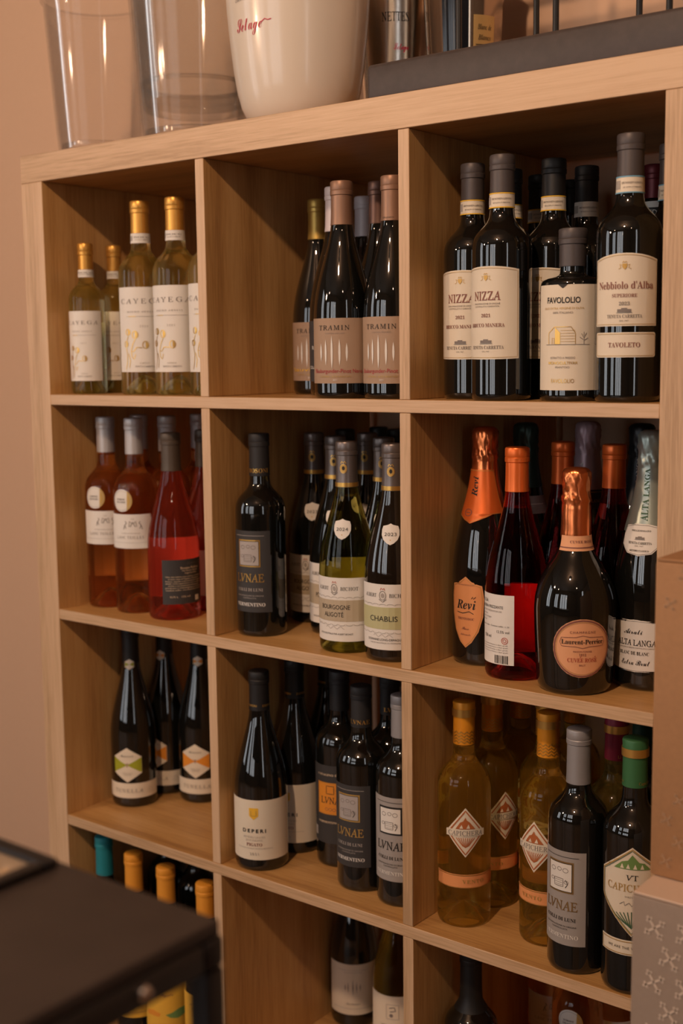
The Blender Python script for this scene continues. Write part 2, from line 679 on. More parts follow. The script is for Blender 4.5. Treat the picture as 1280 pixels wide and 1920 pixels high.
struct(box('wall_right', RX1, RX1 + 0.1, RY0, RY1 + 0.1, FLOOR, CEIL, DARKWALL))
struct(box('wall_front', RX0, RX1, RY0 - 0.1, RY0, FLOOR, CEIL, DARKWALL))
struct(box('floor', RX0 - 0.1, RX1 + 0.1, RY0 - 0.1, RY1 + 0.1, FLOOR - 0.1, FLOOR, FLOORM))
struct(box('ceiling', RX0 - 0.1, RX1 + 0.1, RY0 - 0.1, RY1 + 0.1, CEIL, CEIL + 0.1, CEILM))


def window(n, c, ang, half, z0, z1, bars):
    """a window of `bars` upright panes on a wall; its own y axis points into the room"""
    w = struct(empty('window_%d' % n, (c[0], c[1], z0), ang))
    for k in range(bars):
        a = -half + 2 * half * k / bars
        b = -half + 2 * half * (k + 1) / bars
        box('pane', a + 0.045, b - 0.045, 0.012, 0.02, 0.06, z1 - z0 - 0.06, PANEM, w)
    for k in range(bars + 1):
        a = -half + 2 * half * k / bars
        box('mullion', a - 0.05, a + 0.05, 0.002, 0.05, 0, z1 - z0, FRAMEM, w, 0.004)
    box('sill', -half - 0.08, half + 0.08, 0.002, 0.12, -0.03, 0.0, FRAMEM, w, 0.004)
    box('lintel', -half - 0.08, half + 0.08, 0.002, 0.05, z1 - z0, z1 - z0 + 0.06, FRAMEM, w, 0.004)


window(1, (-1.35, RY0), 0.0, 0.52, -0.95, 1.0, 2)
window(2, (0.50, RY0), 0.0, 0.78, -0.95, 1.0, 3)
window(3, (RX0, -2.40), -math.pi / 2, 0.52, -0.95, 1.0, 2)
window(4, (RX1, -2.2), math.pi / 2, 0.22, -0.95, 1.0, 1)


def pendant(pos, watts, r, label):
    x, y, z = pos
    root = empty('pendant_lamp', (x, y, z))
    tag(root, label, 'lamp')
    tube('cord', [(0, 0, 0.10), (0, 0, CEIL - z - 0.02)], 0.004, INK, root)
    revolve('ceiling_rose', [(CEIL - z - 0.025, 0), (CEIL - z - 0.025, 0.045), (CEIL - z, 0.05), (CEIL - z, 0)], INK, root, 24)
    revolve('shade', [(0.03, 0.085), (0.05, 0.08), (0.085, 0.045), (0.10, 0.02), (0.10, 0.0)], pm('lamp_shade_black', (0.02, 0.02, 0.02), rough=0.5), root, 28)
    ld = bpy.data.lights.new('bulb_light', 'POINT')
    ld.energy = watts
    ld.color = KEY_COL
    ld.shadow_soft_size = r
    lo = bpy.data.objects.new('bulb_light', ld)
    COL.objects.link(lo)
    lo.parent = root
    lo.location = (0, 0, -0.02)


pendant(KEY_POS, KEY_W, 0.05, 'bright black pendant lamp above the middle of the shop floor')
pendant(FILL_POS[0], FILL_W[0], 0.035, 'black pendant lamp added as fill for the left wall')  # added source, brightens the wall and the lower left
pendant(FILL_POS[1], FILL_W[1], 0.035, 'black pendant lamp towards the right wall')
pendant(FILL_POS[2], FILL_W[2], 0.035, 'black pendant lamp close to the shop windows')

# ------------------------------------------------------------------ shelving unit
unit = empty('shelving_unit', (0, 0, FLOOR))
tag(unit, 'open light oak cube shelving unit filled with wine bottles against the wall', 'shelf')


def board(name, x0, x1, z0, z1, mat, y0=0.0, y1=D, bev=0.0008):
    o = box(name, x0, x1, y0, y1, z0 - FLOOR, z1 - FLOOR, mat, unit, bev, 1)
    o.data.materials.append(EDGE_H if mat is WOOD_H else EDGE_V)
    for p in o.data.polygons:
        if p.normal.y < -0.6:
            p.material_index = 1
    return o


board('top_board', 0, WIDTH, -TZ, 0, WOOD_H)
board('bottom_board', 0, WIDTH, ZB - TZ, ZB, WOOD_H)
board('side_panel', 0, T, ZB + 0.0002, -TZ - 0.0002, WOOD_V)
board('side_panel', XR, WIDTH, ZB + 0.0002, -TZ - 0.0002, WOOD_V)
for z in ZT:
    board('shelf_board', T, XR, z - TH, z, WOOD_H, 0.0006)
tops = [-TZ] + [z - TH for z in ZT]
for r in range(4):
    for c in (1, 2):
        board('divider', XL[c] - TH, XL[c], ZROW[r] + 0.0002, tops[r] - 0.0002, WOOD_V, 0.0012)

# ------------------------------------------------------------------ bottles
PROF = {
    'bordeaux': [(0.0, .90), (.008, .97), (.022, 1), (.61, 1), (.64, .985), (.67, .91), (.692, .79), (.71, .65), (.728, .52), (.745, .445), (.77, .405), (.82, .39), (1, .375)],
    'burgundy': [(0.0, .90), (.008, .97), (.022, 1), (.36, 1), (.42, .982), (.48, .925), (.54, .835), (.60, .72), (.66, .595), (.72, .475), (.77, .40), (.82, .362), (.88, .35), (1, .345)],
    'champagne': [(0.0, .90), (.01, .97), (.025, 1), (.35, 1), (.42, .98), (.49, .92), (.56, .82), (.63, .685), (.70, .55), (.76, .455), (.82, .395), (.88, .36), (1, .345)],
    'squat': [(0.0, .82), (.01, .88), (.03, .915), (.15, .955), (.28, .99), (.36, 1.0), (.42, .975), (.47, .905), (.52, .79), (.57, .63), (.61, .485), (.645, .395), (.70, .35), (.8, .335), (1, .32)],
    'oil': [(0.0, .93), (.01, .98), (.03, 1), (.655, 1), (.685, .975), (.70, .92), (.712, .80), (.72, .60), (.73, .44), (.75, .40), (.80, .395), (1, .395)],
}


def pchip(xs, ys, q):
    xs, ys = np.array(xs), np.array(ys)
    h = np.diff(xs)
    d = np.diff(ys) / h
    m = np.zeros_like(ys)
    for i in range(1, len(xs) - 1):
        if d[i - 1] * d[i] > 0:
            w1, w2 = 2 * h[i] + h[i - 1], h[i] + 2 * h[i - 1]
            m[i] = (w1 + w2) / (w1 / d[i - 1] + w2 / d[i])
    i = np.clip(np.searchsorted(xs, q) - 1, 0, len(h) - 1)
    t = (q - xs[i]) / h[i]
    return ((1 + 2 * t) * (1 - t) ** 2 * ys[i] + t * (1 - t) ** 2 * h[i] * m[i] + t * t * (3 - 2 * t) * ys[i + 1] + t * t * (t - 1) * h[i] * m[i + 1])


LUT = {k: pchip([p[0] for p in v], [p[1] for p in v], np.linspace(0, 1, 801)).tolist() for k, v in PROF.items()}
GLASS_CACHE = {}


class Bottle:
    def __init__(self, pos, row, kind, h, r, mat, label, group, theta=0.0, fill=0.80, category='wine bottle', name='wine_bottle'):
        x, y = pos
        self.kind, self.h, self.r = kind, h, r
        a = math.atan2(CAM.y - y, CAM.x - x)
        self.root = empty(name, (x, y, ZROW[row - 1] + 0.0002), a + math.radians(theta))
        tag(self.root, label, category, group)
        self.zs, self.rs = [p[0] for p in PROF[kind]], [p[1] for p in PROF[kind]]
        key = (kind, h, r, mat.name)
        if key not in GLASS_CACHE:
            q = sorted(set(list(np.linspace(0.33 if kind != 'bordeaux' and kind != 'oil' else 0.59, 0.84, 26)) + [.03, .04, .06, .12, .2, .3] + ([.57, .58] if kind in ('bordeaux', 'oil') else [.31, .32]) + self.zs))
            pr = [(0.012, 0.0), (0.010, r * .35), (0.004, r * .65), (0.0, r * .78)] + [(z * h, self.R(z * h)) for z in q if z < 0.985]
            pr += [(h * .985, 0.0)]
            if mat.node_tree.nodes['Principled BSDF'].inputs['Transmission Weight'].default_value > 0.5:
                pr = [(0.030, 0.0), (0.029, r * .12), (0.022, r * .35), (0.008, r * .62), (0.001, r * .76)] + pr[3:]
                V, F = revolve_data(pr, 40)
                zf = fill * h
                ins = [(zf, 0.0)] + [(z, max(self.R(z) - 0.0028, 0.002)) for z in np.linspace(zf, h * .965, 14)] + [(h * .965, 0.0)]
                V2, F2 = revolve_data(ins, 40, True)
                b = len(V)
                V, F = V + V2, F + [[b + i for i in f] for f in F2]
            else:
                V, F = revolve_data(pr, 40)
            me = mesh_from('glass_body', V, F, angle=50)
            me.materials.append(mat)
            GLASS_CACHE[key] = me
        o = bpy.data.objects.new('glass_body', GLASS_CACHE[key])
        COL.objects.link(o)
        o.parent = self.root
        self.labels = []

    def R(self, z):
        t = LUT[self.kind]
        f = min(max(z / self.h, 0.0), 1.0) * 800
        i = min(int(f), 799)
        return (t[i] + (t[i + 1] - t[i]) * (f - i)) * self.r

    def capsule(self, mat, z0, lip=True, ring=None, wide=0.0006):
        h = self.h
        rn = self.R(h * .97)
        pr = [(z0, self.R(z0) + 0.0002), (z0 + .0004, self.R(z0) + wide)]
        for k in range(1, 6):
            z = z0 + (h - 0.022 - z0) * k / 5
            pr.append((z, self.R(z) + wide))
        if lip:
            pr += [(h - .0195, rn + wide), (h - .0185, rn + wide + .0011), (h - .0135, rn + wide + .0012), (h - .0125, rn + wide + .0006), (h - .0112, rn + wide + .0010)]
        pr += [(h - .0025, rn + wide + .0009), (h - .0008, rn + wide + .0002), (h, rn - .0012), (h + .0002, 0)]
        o = revolve('capsule', pr, mat, self.root, 36, angle=30)
        if ring:
            for z, hh, m in ring:
                rr = self.R(z) + wide + (0.0016 if not lip else 0.0004)
                revolve('capsule_ring', [(z - hh / 2, rr - .0006), (z - hh / 2, rr), (z + hh / 2, rr), (z + hh / 2, rr - .0006)], m, o, 36)
        return o

    def foil(self, mat, z0, seed=1, collar=None):
        h = self.h
        rng = random.Random(seed)
        ph = [(rng.uniform(0, 6.28), rng.randint(9, 15)) for _ in range(4)]
        hw = h - 0.047

        def rad(a, z, r):
            if z < hw:
                return r + 0.00012 * math.sin(3 * a + z * 200)
            k = min(1, (z - hw) / 0.008) * (1 if z < h - 0.003 else 0.4)
            return r + k * 0.00065 * (math.sin(ph[0][1] * a + ph[0][0] + z * 260) + 0.8 * math.sin(ph[1][1] * a + ph[1][0] - z * 500) + 0.5 * math.sin(5 * a + ph[2][0] + 900 * z))
        pr = [(z0, self.R(z0) + .0003)]
        for k in range(1, 12):
            z = z0 + (hw - z0) * k / 11
            pr.append((z, self.R(z) + .0009))
        pr += [(hw + .003, .0168), (hw + .007, .0178), (hw + .011, .0174), (hw + .015, .0163), (hw + .020, .0166), (hw + .026, .0172), (hw + .034, .0174), (hw + .040, .0170), (hw + .044, .0150), (hw + .0462, .0105), (hw + .047, 0)]
        return revolve('foil', pr, mat, self.root, 64, rad=rad, angle=60)

    def fold_for(self, zc, th, eps):
        R0 = self.R(zc * .001)
        t0 = math.radians(th)

        def fold(s, z, e):
            a = t0 + s * .001 / R0
            rr = self.R(z * .001) + eps + e
            return (rr * math.cos(a), rr * math.sin(a), z * .001)
        return fold

    def lab(self, poly, mat, th=0.0, name='label', eps=0.0003, text=None):
        zc = (min(p[1] for p in poly) + max(p[1] for p in poly)) / 2
        fold = self.fold_for(zc, th, eps)
        V, F = patch_data(poly)
        o = link(name, mesh_from(name, [fold(s, z, 0) for s, z in V], F), self.root, [mat])
        if text:
            o['label'] = text
        return Print(o, fold)

    def rear(self, w, z0, z1, mat, th=180):
        """the label on the far side, seen through the wine"""
        self.lab(rect(w, z0, z1), mat, th, 'rear_label')

    def on(self, part, zc, th=0.0, eps=0.0007):
        """ink straight on a capsule or foil"""
        return Print(part, self.fold_for(zc, th, eps))


def wrap_band(B, z0, z1, mat, edge, ink, word=None, th=0.0):
    """paper seal round the neck"""
    P = B.lab(rect(46, z0, z1), mat, th, 'neck_seal', eps=0.0011)
    h = z1 - z0
    if edge:
        P.line(-22.8, 22.8, z0 + .7, 1.4, edge, 1)
        P.line(-22.8, 22.8, z1 - .7, 1.4, edge, 1)
    P.fill(rect(h * .45, z0 + h * .25, z0 + h * .75, x=-15), PALEINK)
    if word:
        P.text(word, 'B', 2.2, 3, z0 + h * .60, ink, w=24)
        P.text('QUALITA E ORIGINE', 'B', 1.4, 3, z0 + h * .34, ink, w=20)
    P.done()


def icon_house(P, x, z, k, mat):
    P.fill([(x - 7 * k, z), (x - 7 * k, z + 3 * k), (x - 3 * k, z + 3 * k), (x - 3 * k, z + 4.2 * k), (x + 3 * k, z + 4.2 * k), (x + 3 * k, z + 3 * k), (x + 7 * k, z + 3 * k), (x + 7 * k, z)], mat, 2)
    P.line(x - 8 * k, x + 8 * k, z - .7 * k, .5, mat)


def crest(P, x, z, k, mat):
    P.fill([(x - 2 * k, z + 2.5 * k), (x + 2 * k, z + 2.5 * k), (x + 2 * k, z - .5 * k), (x, z - 2.8 * k), (x - 2 * k, z - .5 * k)], mat, 2)
    for d in (-1, 1):
        P.stroke([(x + d * 2.4 * k, z + 1.2 * k), (x + d * 4.2 * k, z + 2 * k), (x + d * 3.4 * k, z - 1.2 * k), (x + d * 5.4 * k, z - 2 * k)], .5 * k, mat)
    P.stroke([(x - 1.8 * k, z + 3.2 * k), (x - 1 * k, z + 4.4 * k), (x, z + 3.4 * k), (x + 1 * k, z + 4.4 * k), (x + 1.8 * k, z + 3.2 * k)], .6 * k, mat)


# --- designs


def d_cayega(B, k=1.0, zlo=35, zhi=165):
    w = 88 * k
    P = B.lab(rect(w, zlo, zhi), WHITE)
    H = zhi - zlo
    g = 5
    z = lambda f: zlo + H * f
    P.text('CAYEGA', 'L', 7.5 * k, 0, z(.835), GREYINK, w=70 * k, spacing=1.5)
    P.text('ROERO ARNEIS', 'L', 2.6 * k, 0, z(.71), GREYINK, w=44 * k, spacing=1.4)
    P.line(-24 * k, 30 * k, z(.655), .5, PALEINK)
    P.line(-20 * k, -8 * k, z(.655), 1.1, GOLD)
    P.text('2023', 'S', 3.0 * k, 4 * k, z(.54), PALEINK, spacing=1.6)
    for cx, cz, a in ((-27, .47, 4.6), (-15, .44, 5.6), (1, .32, 5.6), (-31, .33, 4.2)):
        cx += g
        P.ring(cx * k, z(cz), a * k * .8, a * k, 1.2 * k, GOLD, 22)
        P.fill([(cx * k + a * k * .62 * math.cos(t), z(cz) + a * k * .8 * math.sin(t)) for t in [math.radians(q) for q in range(-90, 91, 18)]], GOLD, 2)
    for pts in ([(-15, .385), (-19, .33), (-22, .25), (-18, .24), (-13, .29), (-4, .285)], [(-27, .42), (-30, .36)], [(-31, .29), (-29, .2), (-30, .1), (-33, .03)], [(-22, .25), (-21, .18), (-17, .15), (-15, .21)], [(-27, .22), (-24, .13), (-26, .05)]):
        P.stroke([((a + g) * k, z(b)) for a, b in pts], 1.1 * k, GOLD)
    P.text('CAYEGA', 'L', 2.4 * k, 4 * k, z(.105), GREYINK)
    P.text('TENUTA CARRETTA', 'B', 2.4 * k, 4 * k, z(.065), GREYINK, w=30 * k)
    P.done()


def d_tramin(B, ink, word, paper=TAN, streak=WHITEINK):
    P = B.lab(rect(110, 20, 106), paper)
    P.text('TRAMIN', 'L', 6.4, -2, 93.5, INK if paper is TAN else GREYINK, w=44, spacing=1.25)
    P.text('CANTINA KELLEREI', 'S', 1.6, 0, 86, GREYINK, spacing=1.4)
    for i, (x, hh) in enumerate(((-21, 24), (-13, 34), (-4, 44), (6.5, 35), (16, 25))):
        c = 61
        P.fill([(x, c - hh / 2), (x + 1.15, c - hh / 4), (x + 1.45, c), (x + 1.15, c + hh / 4), (x, c + hh / 2), (x - 1.15, c + hh / 4), (x - 1.45, c), (x - 1.15, c - hh / 4)], streak, 2)
    P.text(word, 'S', 5.2, 2, 36.5, ink, w=72)
    P.text('SUDTIROL - ALTO ADIGE DOC', 'S', 2.2, 0, 29, GOLDINK, w=44)
    P.text('2021', 'S', 2.2, 0, 24.5, WHITEINK)
    P.done()


def d_nizza(B):
    poly = arch(83, 50, 161, 4, 1)
    P = B.lab(poly, CREAM)
    P.stroke(inset(poly, 2.2), .45, GOLDINK, True)
    crest(P, 0, 147, 1.3, GOLDINK)
    P.text('NIZZA', 'L', 10.5, 0, 126, BROWNINK, w=37, thin=.012)
    P.text('DENOMINAZIONE DI ORIGINE', 'S', 1.9, 0, 116.5, GREYINK, w=36)
    P.text('CONTROLLATA E GARANTITA', 'S', 1.9, 0, 113.3, GREYINK, w=34)
    P.text('2021', 'B', 4.0, 0, 102.5, BROWNINK)
    P.text('BRICCO MANERA', 'B', 4.4, 0, 91, BROWNINK, w=47)
    icon_house(P, 0, 69.5, 1.1, GREYINK)
    P.text('TENUTA CARRETTA', 'B', 4.0, 0, 64.5, GREYINK, w=45)
    P.text('DAL 1467', 'S', 1.6, 0, 59.5, GREYINK)
    P.done()


def d_nebbiolo(B):
    poly = arch(80, 86, 167, 7, 0)
    P = B.lab(poly, CREAM)
    P.stroke(inset(poly, 2.0), .5, GOLDINK, True)
    crest(P, 0, 152, 1.3, GOLDINK)
    P.text("Nebbiolo d'Alba", 'B', 8.2, 0, 131.5, BROWNINK, w=66)
    P.text('SUPERIORE', 'B', 4.0, 0, 120, BROWNINK, w=28)
    P.text('2023', 'B', 3.8, 0, 111, GREYINK)
    icon_house(P, 0, 101.5, 1.1, GREYINK)
    P.text('TENUTA CARRETTA', 'B', 3.8, 0, 97, GREYINK, w=40)
    P.text('DAL 1467', 'S', 1.6, 0, 92, GREYINK)
    P.done()
    poly = rect(78, 51, 79, 3)
    Q = B.lab(poly, CREAM)
    Q.stroke(inset(poly, 1.8), .5, GOLDINK, True)
    Q.text('TAVOLETO', 'B', 5.4, 0, 65, BROWNINK, w=36)
    Q.done()


def d_oil(B):
    poly = [(-39, 13), (39, 13), (39, 137), (6, 137), (0, 132.5), (-6, 137), (-39, 137)]
    P = B.lab([(-39, 13), (39, 13), (39, 136), (-39, 136)], CREAM)
    P.fill([(-6, 136.2), (6, 136.2), (0, 131.5)], INK, 1)
    P.text('FAVOLOLIO', 'S', 6.6, 0, 118, INK, w=41, thin=.018)
    P.text('OLIO EXTRA VERGINE DI OLIVA', 'S', 2.4, 0, 108.5, GOLDINK, w=50)
    P.text('100% ITALIANO', 'S', 2.4, 0, 103.5, GREYINK, w=24)
    g = .75
    P.stroke([(-18, 67), (-18, 80), (-10, 87), (-3, 80), (-3, 67)], g, GOLD)
    P.stroke([(-10, 87), (10, 87), (15, 80), (15, 67)], g, GOLD)
    P.fill([(-9, 67), (-9, 86), (-3, 80), (-3, 67)], GOLD, 2)
    for i in range(5):
        P.line(-2, 14.5, 70 + 3.2 * i, .4, GOLDINK)
    P.stroke([(-13, 67), (-13, 74), (-10, 74), (-10, 67)], g, GOLDINK)
    P.line(-22, 32, 66.5, .6, GREYINK)
    for pts in ([(25, 67), (25, 74), (22, 79)], [(25, 74), (28, 80)], [(25, 71), (30, 74)], [(25, 76), (25, 81)], [(24, 72), (20, 75)]):
        P.stroke(pts, .6, GREYINK)
    P.text('ESTRATTO A FREDDO', 'S', 2.4, 0, 51, GREYINK, w=30)
    P.text('MONOCULTIVAR', 'S', 3.2, 0, 45, GOLD, w=36, thin=.01)
    P.text('FRANTOIO', 'S', 2.2, 0, 40, GREYINK, w=17)
    P.text('FAVOLOLIO', 'S', 4.6, 0, 24, GOLD, w=28)
    P.done()


def d_rose(B, medal=True, k=1.0):
    P = B.lab(rect(78, 106, 161), WHITE)
    x = 9
    P.text('LANC TEILLES', 'L', 4.4, x - 6, 124, GREYINK, w=46, spacing=1.2)
    P.text('COTES DE PROVENCE', 'S', 1.7, x - 4, 130.5, PALEINK, w=30)
    P.line(-32, 32, 115.5, .35, PALEINK)
    for d in (-1, 1):
        P.stroke([(x + d * 15, 137), (x + d * 13, 144), (x + d * 10, 147), (x + d * 12, 150)], 1.0, GREYINK)
        P.stroke([(x + d * 13, 144), (x + d * 11, 138)], .8, GREYINK)
    P.stroke([(x - 6, 141), (x - 5, 150), (x, 146), (x + 5, 150), (x + 6, 141)], 1.1, PALEINK)
    P.stroke([(x - 4, 141), (x, 149), (x + 4, 141)], .9, GREYINK)
    P.text('ROSE', 'S', 1.6, x, 153.5, PALEINK)
    P.done()
    if medal:
        Q = B.lab(oval(18, 18, 183), WHITE, -13, 'medal', eps=.0004)
        Q.fill([(18 * math.cos(t) - (1 - 0) * 0, 183 + 18 * math.sin(t)) for t in [math.radians(a) for a in range(-62, 63, 10)]], GOLDINK, 1)
        Q.ring(0, 183, 15.5, 15.5, .5, PALEINK)
        Q.text('DOMAINE', 'S', 2.6, -2, 185, GREYINK, w=15, thin=.012)
        Q.text('DES ROSES', 'S', 2.6, -2, 180.5, GREYINK, w=17, thin=.012)
        Q.done()


def d_backlabel(B, z0, z1, w):
    P = B.lab(rect(w, z0, z1), DKGREY)
    H = z1 - z0
    P.text('TERRE', 'L', 2.2, w * .15, z1 - H * .09, GREYINK, spacing=1.8)
    P.text('Rosato Rubato', 'S', 3.6, w * .12, z1 - H * .185, CREAMINK, w=w * .45)
    P.text('Vino Rosato Frizzante', 'S', 2.4, w * .12, z1 - H * .245, CREAMINK, w=w * .4)
    P.text('Liguria Doc', 'S', 2.6, w * .14, z1 - H * .3, CREAMINK, w=w * .3)
    rng = random.Random(4)
    words = ['Vino dal colore rosa intenso e brillante', 'al naso note di fragola e di lampone', 'fresco, sapido e persistente al palato', 'ideale come aperitivo e con i crostacei', 'servire a una temperatura di dieci gradi', 'prodotto e imbottigliato in cantina', 'contiene solfiti - non disperdere il vetro']
    for i, t in enumerate(words):
        P.text(t, 'S', 2.0, 0, z1 - H * (.38 + .05 * i), CREAMINK, w=w * (.86 - .12 * (i % 3 == 1)), al='c')
    P.text('0,75 L   12% vol', 'S', 2.6, -w * .12, z1 - H * .83, CREAMINK, w=w * .44)
    P.fill(rect(9, z0 + H * .05, z0 + H * .17, x=w * .3), WHITEINK)
    P.done()


def d_lunae(B, paper, main, ink2, word='VERMENTINO'):
    P = B.lab(rect(66, 37, 157), paper)
    pic = WHITEINK if paper is not DKGREY else pm('label_picture_grey', (0.42, 0.38, 0.36), rough=.6)
    P.line(-24, 24, 150, .6, ink2)
    P.fill(rect(36, 104, 144), main, 1)
    P.fill(rect(32.5, 105.8, 142.2), INK, 2)
    P.fill(rect(31, 106.6, 141.4), pic, 3)
    for x, z, a in ((-9, 133, 3.2), (0, 134, 2.8), (8, 133, 3.4), (-10, 120, 2.4), (9, 118, 2.6)):
        P.ring(x, z, a, a * .8, .7, GREYINK, 12, 4)
    P.stroke(rect(12, 112, 122, x=-1), .9, GREYINK, True, 4)
    for i in range(3):
        P.line(-6, 4, 114 + 2.8 * i, .5, GREYINK, 4)
    P.stroke([(8, 111), (11, 116), (8, 121)], 1.0, INK, False, 4)
    P.text('LVNAE', 'L', 12.0, 0, 88, main, w=46, thin=.010)
    P.text('COLLI DI LUNI', 'B', 4.6, 0, 70.5, ink2, w=42)
    P.text('DENOMINAZIONE DI ORIGINE', 'S', 1.9, 0, 61.5, ink2, w=44)
    P.text('CONTROLLATA', 'S', 1.9, 0, 58.0, ink2, w=22)
    P.text(word, 'B', 5.2, 0, 48.5, WHITEINK, w=48)
    P.done()


def d_lunae_orange(B):
    P = B.lab(rect(84, 37, 157), DKGREY)
    P.text('CAVAGINO 4 VIGNE', 'B', 3.2, 0, 143, CREAMINK, w=50)
    P.fill(rect(52, 82, 131), ORANGEINK, 1)
    P.stroke(rect(50, 83, 130), .6, GOLD, True, 2)
    P.stroke(rect(12, 114, 126, x=-3), .9, INK, True, 2)
    P.ring(9, 120, 2.5, 2, .8, INK, 12, 2)
    P.text('LVNAE', 'L', 10, 0, 104, INK, w=38, thin=.01)
    for i in range(4):
        P.ring(-9 + 6 * i, 90, 2.4, 2.2, .6, BROWNINK, 12, 2)
    P.text('VERMENTINO NERO', 'B', 3.2, 0, 70, CREAMINK, w=50)
    P.fill(rect(10, 46, 60, x=-34), PALEINK)
    P.done()


def d_bichot(B, words, band, year, tilt=0):
    z0, z1 = 17, 106
    P = B.lab(rect(118, z0, z1), WHITE)
    top = [(58.9 - 117.8 * i / 30, 75 + 1.4 * math.sin(i * 1.9)) for i in range(31)]
    bot = [(-58.9 + 117.8 * i / 30, 44 + 1.4 * math.sin(i * 1.7)) for i in range(31)]
    P.patch([(-58.9, 45), (58.9, 45), (58.9, 75), (-58.9, 75)], band, 1)
    for q in range(-5, 6):
        for zz in (77.5, 41.5):
            P.stroke([(q * 10.5 + 4.6 * math.cos(t), zz + 2.0 * math.sin(t) * (1 if zz > 60 else -1)) for t in [math.pi * i / 8 for i in range(9)]], .55, PALEINK)
    P.text('ALBERT', 'L', 5.0, -9, 91, INK, w=21, al='r')
    P.text('BICHOT', 'L', 5.0, 9, 91, INK, w=25, al='l')
    P.ring(0, 91, 4.5, 6, .8, GREYINK, 18)
    P.stroke([(-3, 98), (-2, 101), (0, 99), (2, 101), (3, 98)], .9, WINEINK)
    P.disc(0, 91, 2.4, 3.4, PALEINK)
    P.stroke([(-5, 86), (0, 82), (5, 86)], .9, GREYINK)
    if len(words) == 2:
        P.text(words[0], 'S', 6.0, 0, 65, INK, w=44, thin=.004)
        P.text(words[1], 'S', 6.0, -2, 54.5, INK, w=30, thin=.004)
    else:
        P.text(words[0], 'S', 7.0, 0, 59.5, INK, w=40, thin=.004)
    P.stroke([(-14 + 28 * i / 16, 36.5 + 1.8 * math.sin(i * 1.1)) for i in range(17)], .5, PALEINK)
    if words[0] == 'CHABLIS':
        P.text('DOMAINE LONG-DEPAQUIT', 'S', 3.0, 2, 31, INK, w=52)
        P.text('MISE EN BOUTEILLE AU DOMAINE', 'S', 1.7, 2, 26.5, GREYINK, w=44)
    else:
        P.text('MIS EN BOUTEILLE PAR ALBERT BICHOT', 'S', 2.3, 0, 27.5, INK, w=52)
    P.done()
    if year:
        Q = B.lab(shield(25, 158, 186), WHITE, 14 + tilt, 'vintage_sticker', eps=.0004)
        Q.text(year, 'S', 4.2, 0, 172, INK, w=16, spacing=1.1)
        Q.disc(0, 164.5, .8, .8, GOLDINK, 8)
        Q.done()


def cap_bichot(B):
    c = B.capsule(CAP['pewter'], .228, ring=[(.2315, .006, GOLD)])
    P = B.on(c, 258, 10)
    P.disc(0, 254, 4.2, 5.8, GOLDINK, 18, 1)
    P.ring(0, 254, 4.6, 6.2, .7, GOLD, 18, 2)
    P.disc(0, 254.5, 2.0, 3.0, INK, 12, 2)
    P.stroke([(-3.5, 261), (-2, 264), (0, 262), (2, 264), (3.5, 261)], 1.1, GOLD)
    P.done()
    return c


def d_revi(B):
    P = B.lab(shield(52, 24, 119), ORANGE_P)
    P.stroke(inset(shield(52, 24, 119), 2.2), .6, GOLDINK, True)
    P.text('Revi', 'J', 12, 0, 82, INK, w=30)
    P.stroke([(9, 90), (11, 93), (12, 90), (15, 93)], .9, INK)
    P.stroke([(-14, 71), (-4, 70), (6, 73), (12, 70)], .9, INK)
    P.text('TRENTODOC', 'B', 3.2, 0, 63, BROWNINK, w=26)
    P.text('Rose', 'C', 3.6, 0, 50, BROWNINK)
    P.text('Millesimato', 'C', 2.6, 0, 42, BROWNINK, w=16)
    P.text('VINO SPUMANTE METODO CLASSICO', 'S', 1.6, 0, 108, BROWNINK, w=26)
    P.done()


def d_rosa(B):
    P = B.lab(rect(60, 20, 109), WHITE)
    P.text('ROSA', 'S', 4.2, -26, 100, INK, al='l', spacing=1.2)
    P.text('BARBERA FRIZZANTE', 'S', 3.6, 16, 93, INK, al='r', w=42)
    for i, t in enumerate(('VINO ROSATO FRIZZANTE DA UVE', 'Prodotto da', 'imbottigliato all origine', 'Tenuta')):
        P.text(t, 'S', 1.9, -26, 87.5 - 4 * i, GREYINK, al='l', w=(40, 16, 24, 14)[i])
    P.text('Calosso - Italia - Contiene solfiti - L 22', 'S', 1.8, 24, 69, INK, al='r', w=48)
    P.text('12.5% vol', 'S', 3.2, 24, 62, INK, al='r')
    P.text('750 ml', 'S', 3.8, -10, 55, INK)
    P.ring(18, 51, 4, 4, .8, WINEINK, 16)
    P.ring(18, 51, 2, 2, .7, WINEINK, 12)
    for i in range(4):
        P.text('da consumarsi fresco a dieci gradi', 'S', 1.6, 22, 45 - 3 * i, GREYINK, al='r', w=46 - 4 * (i % 2))
    rng = random.Random(2)
    x = 4.0
    while x < 23:
        w = rng.choice((.5, .8, 1.3))
        P.fill(rect(w, 21.5, 32, x=x), INK, 2)
        x += w + rng.choice((.6, .9, 1.2))
    P.done()


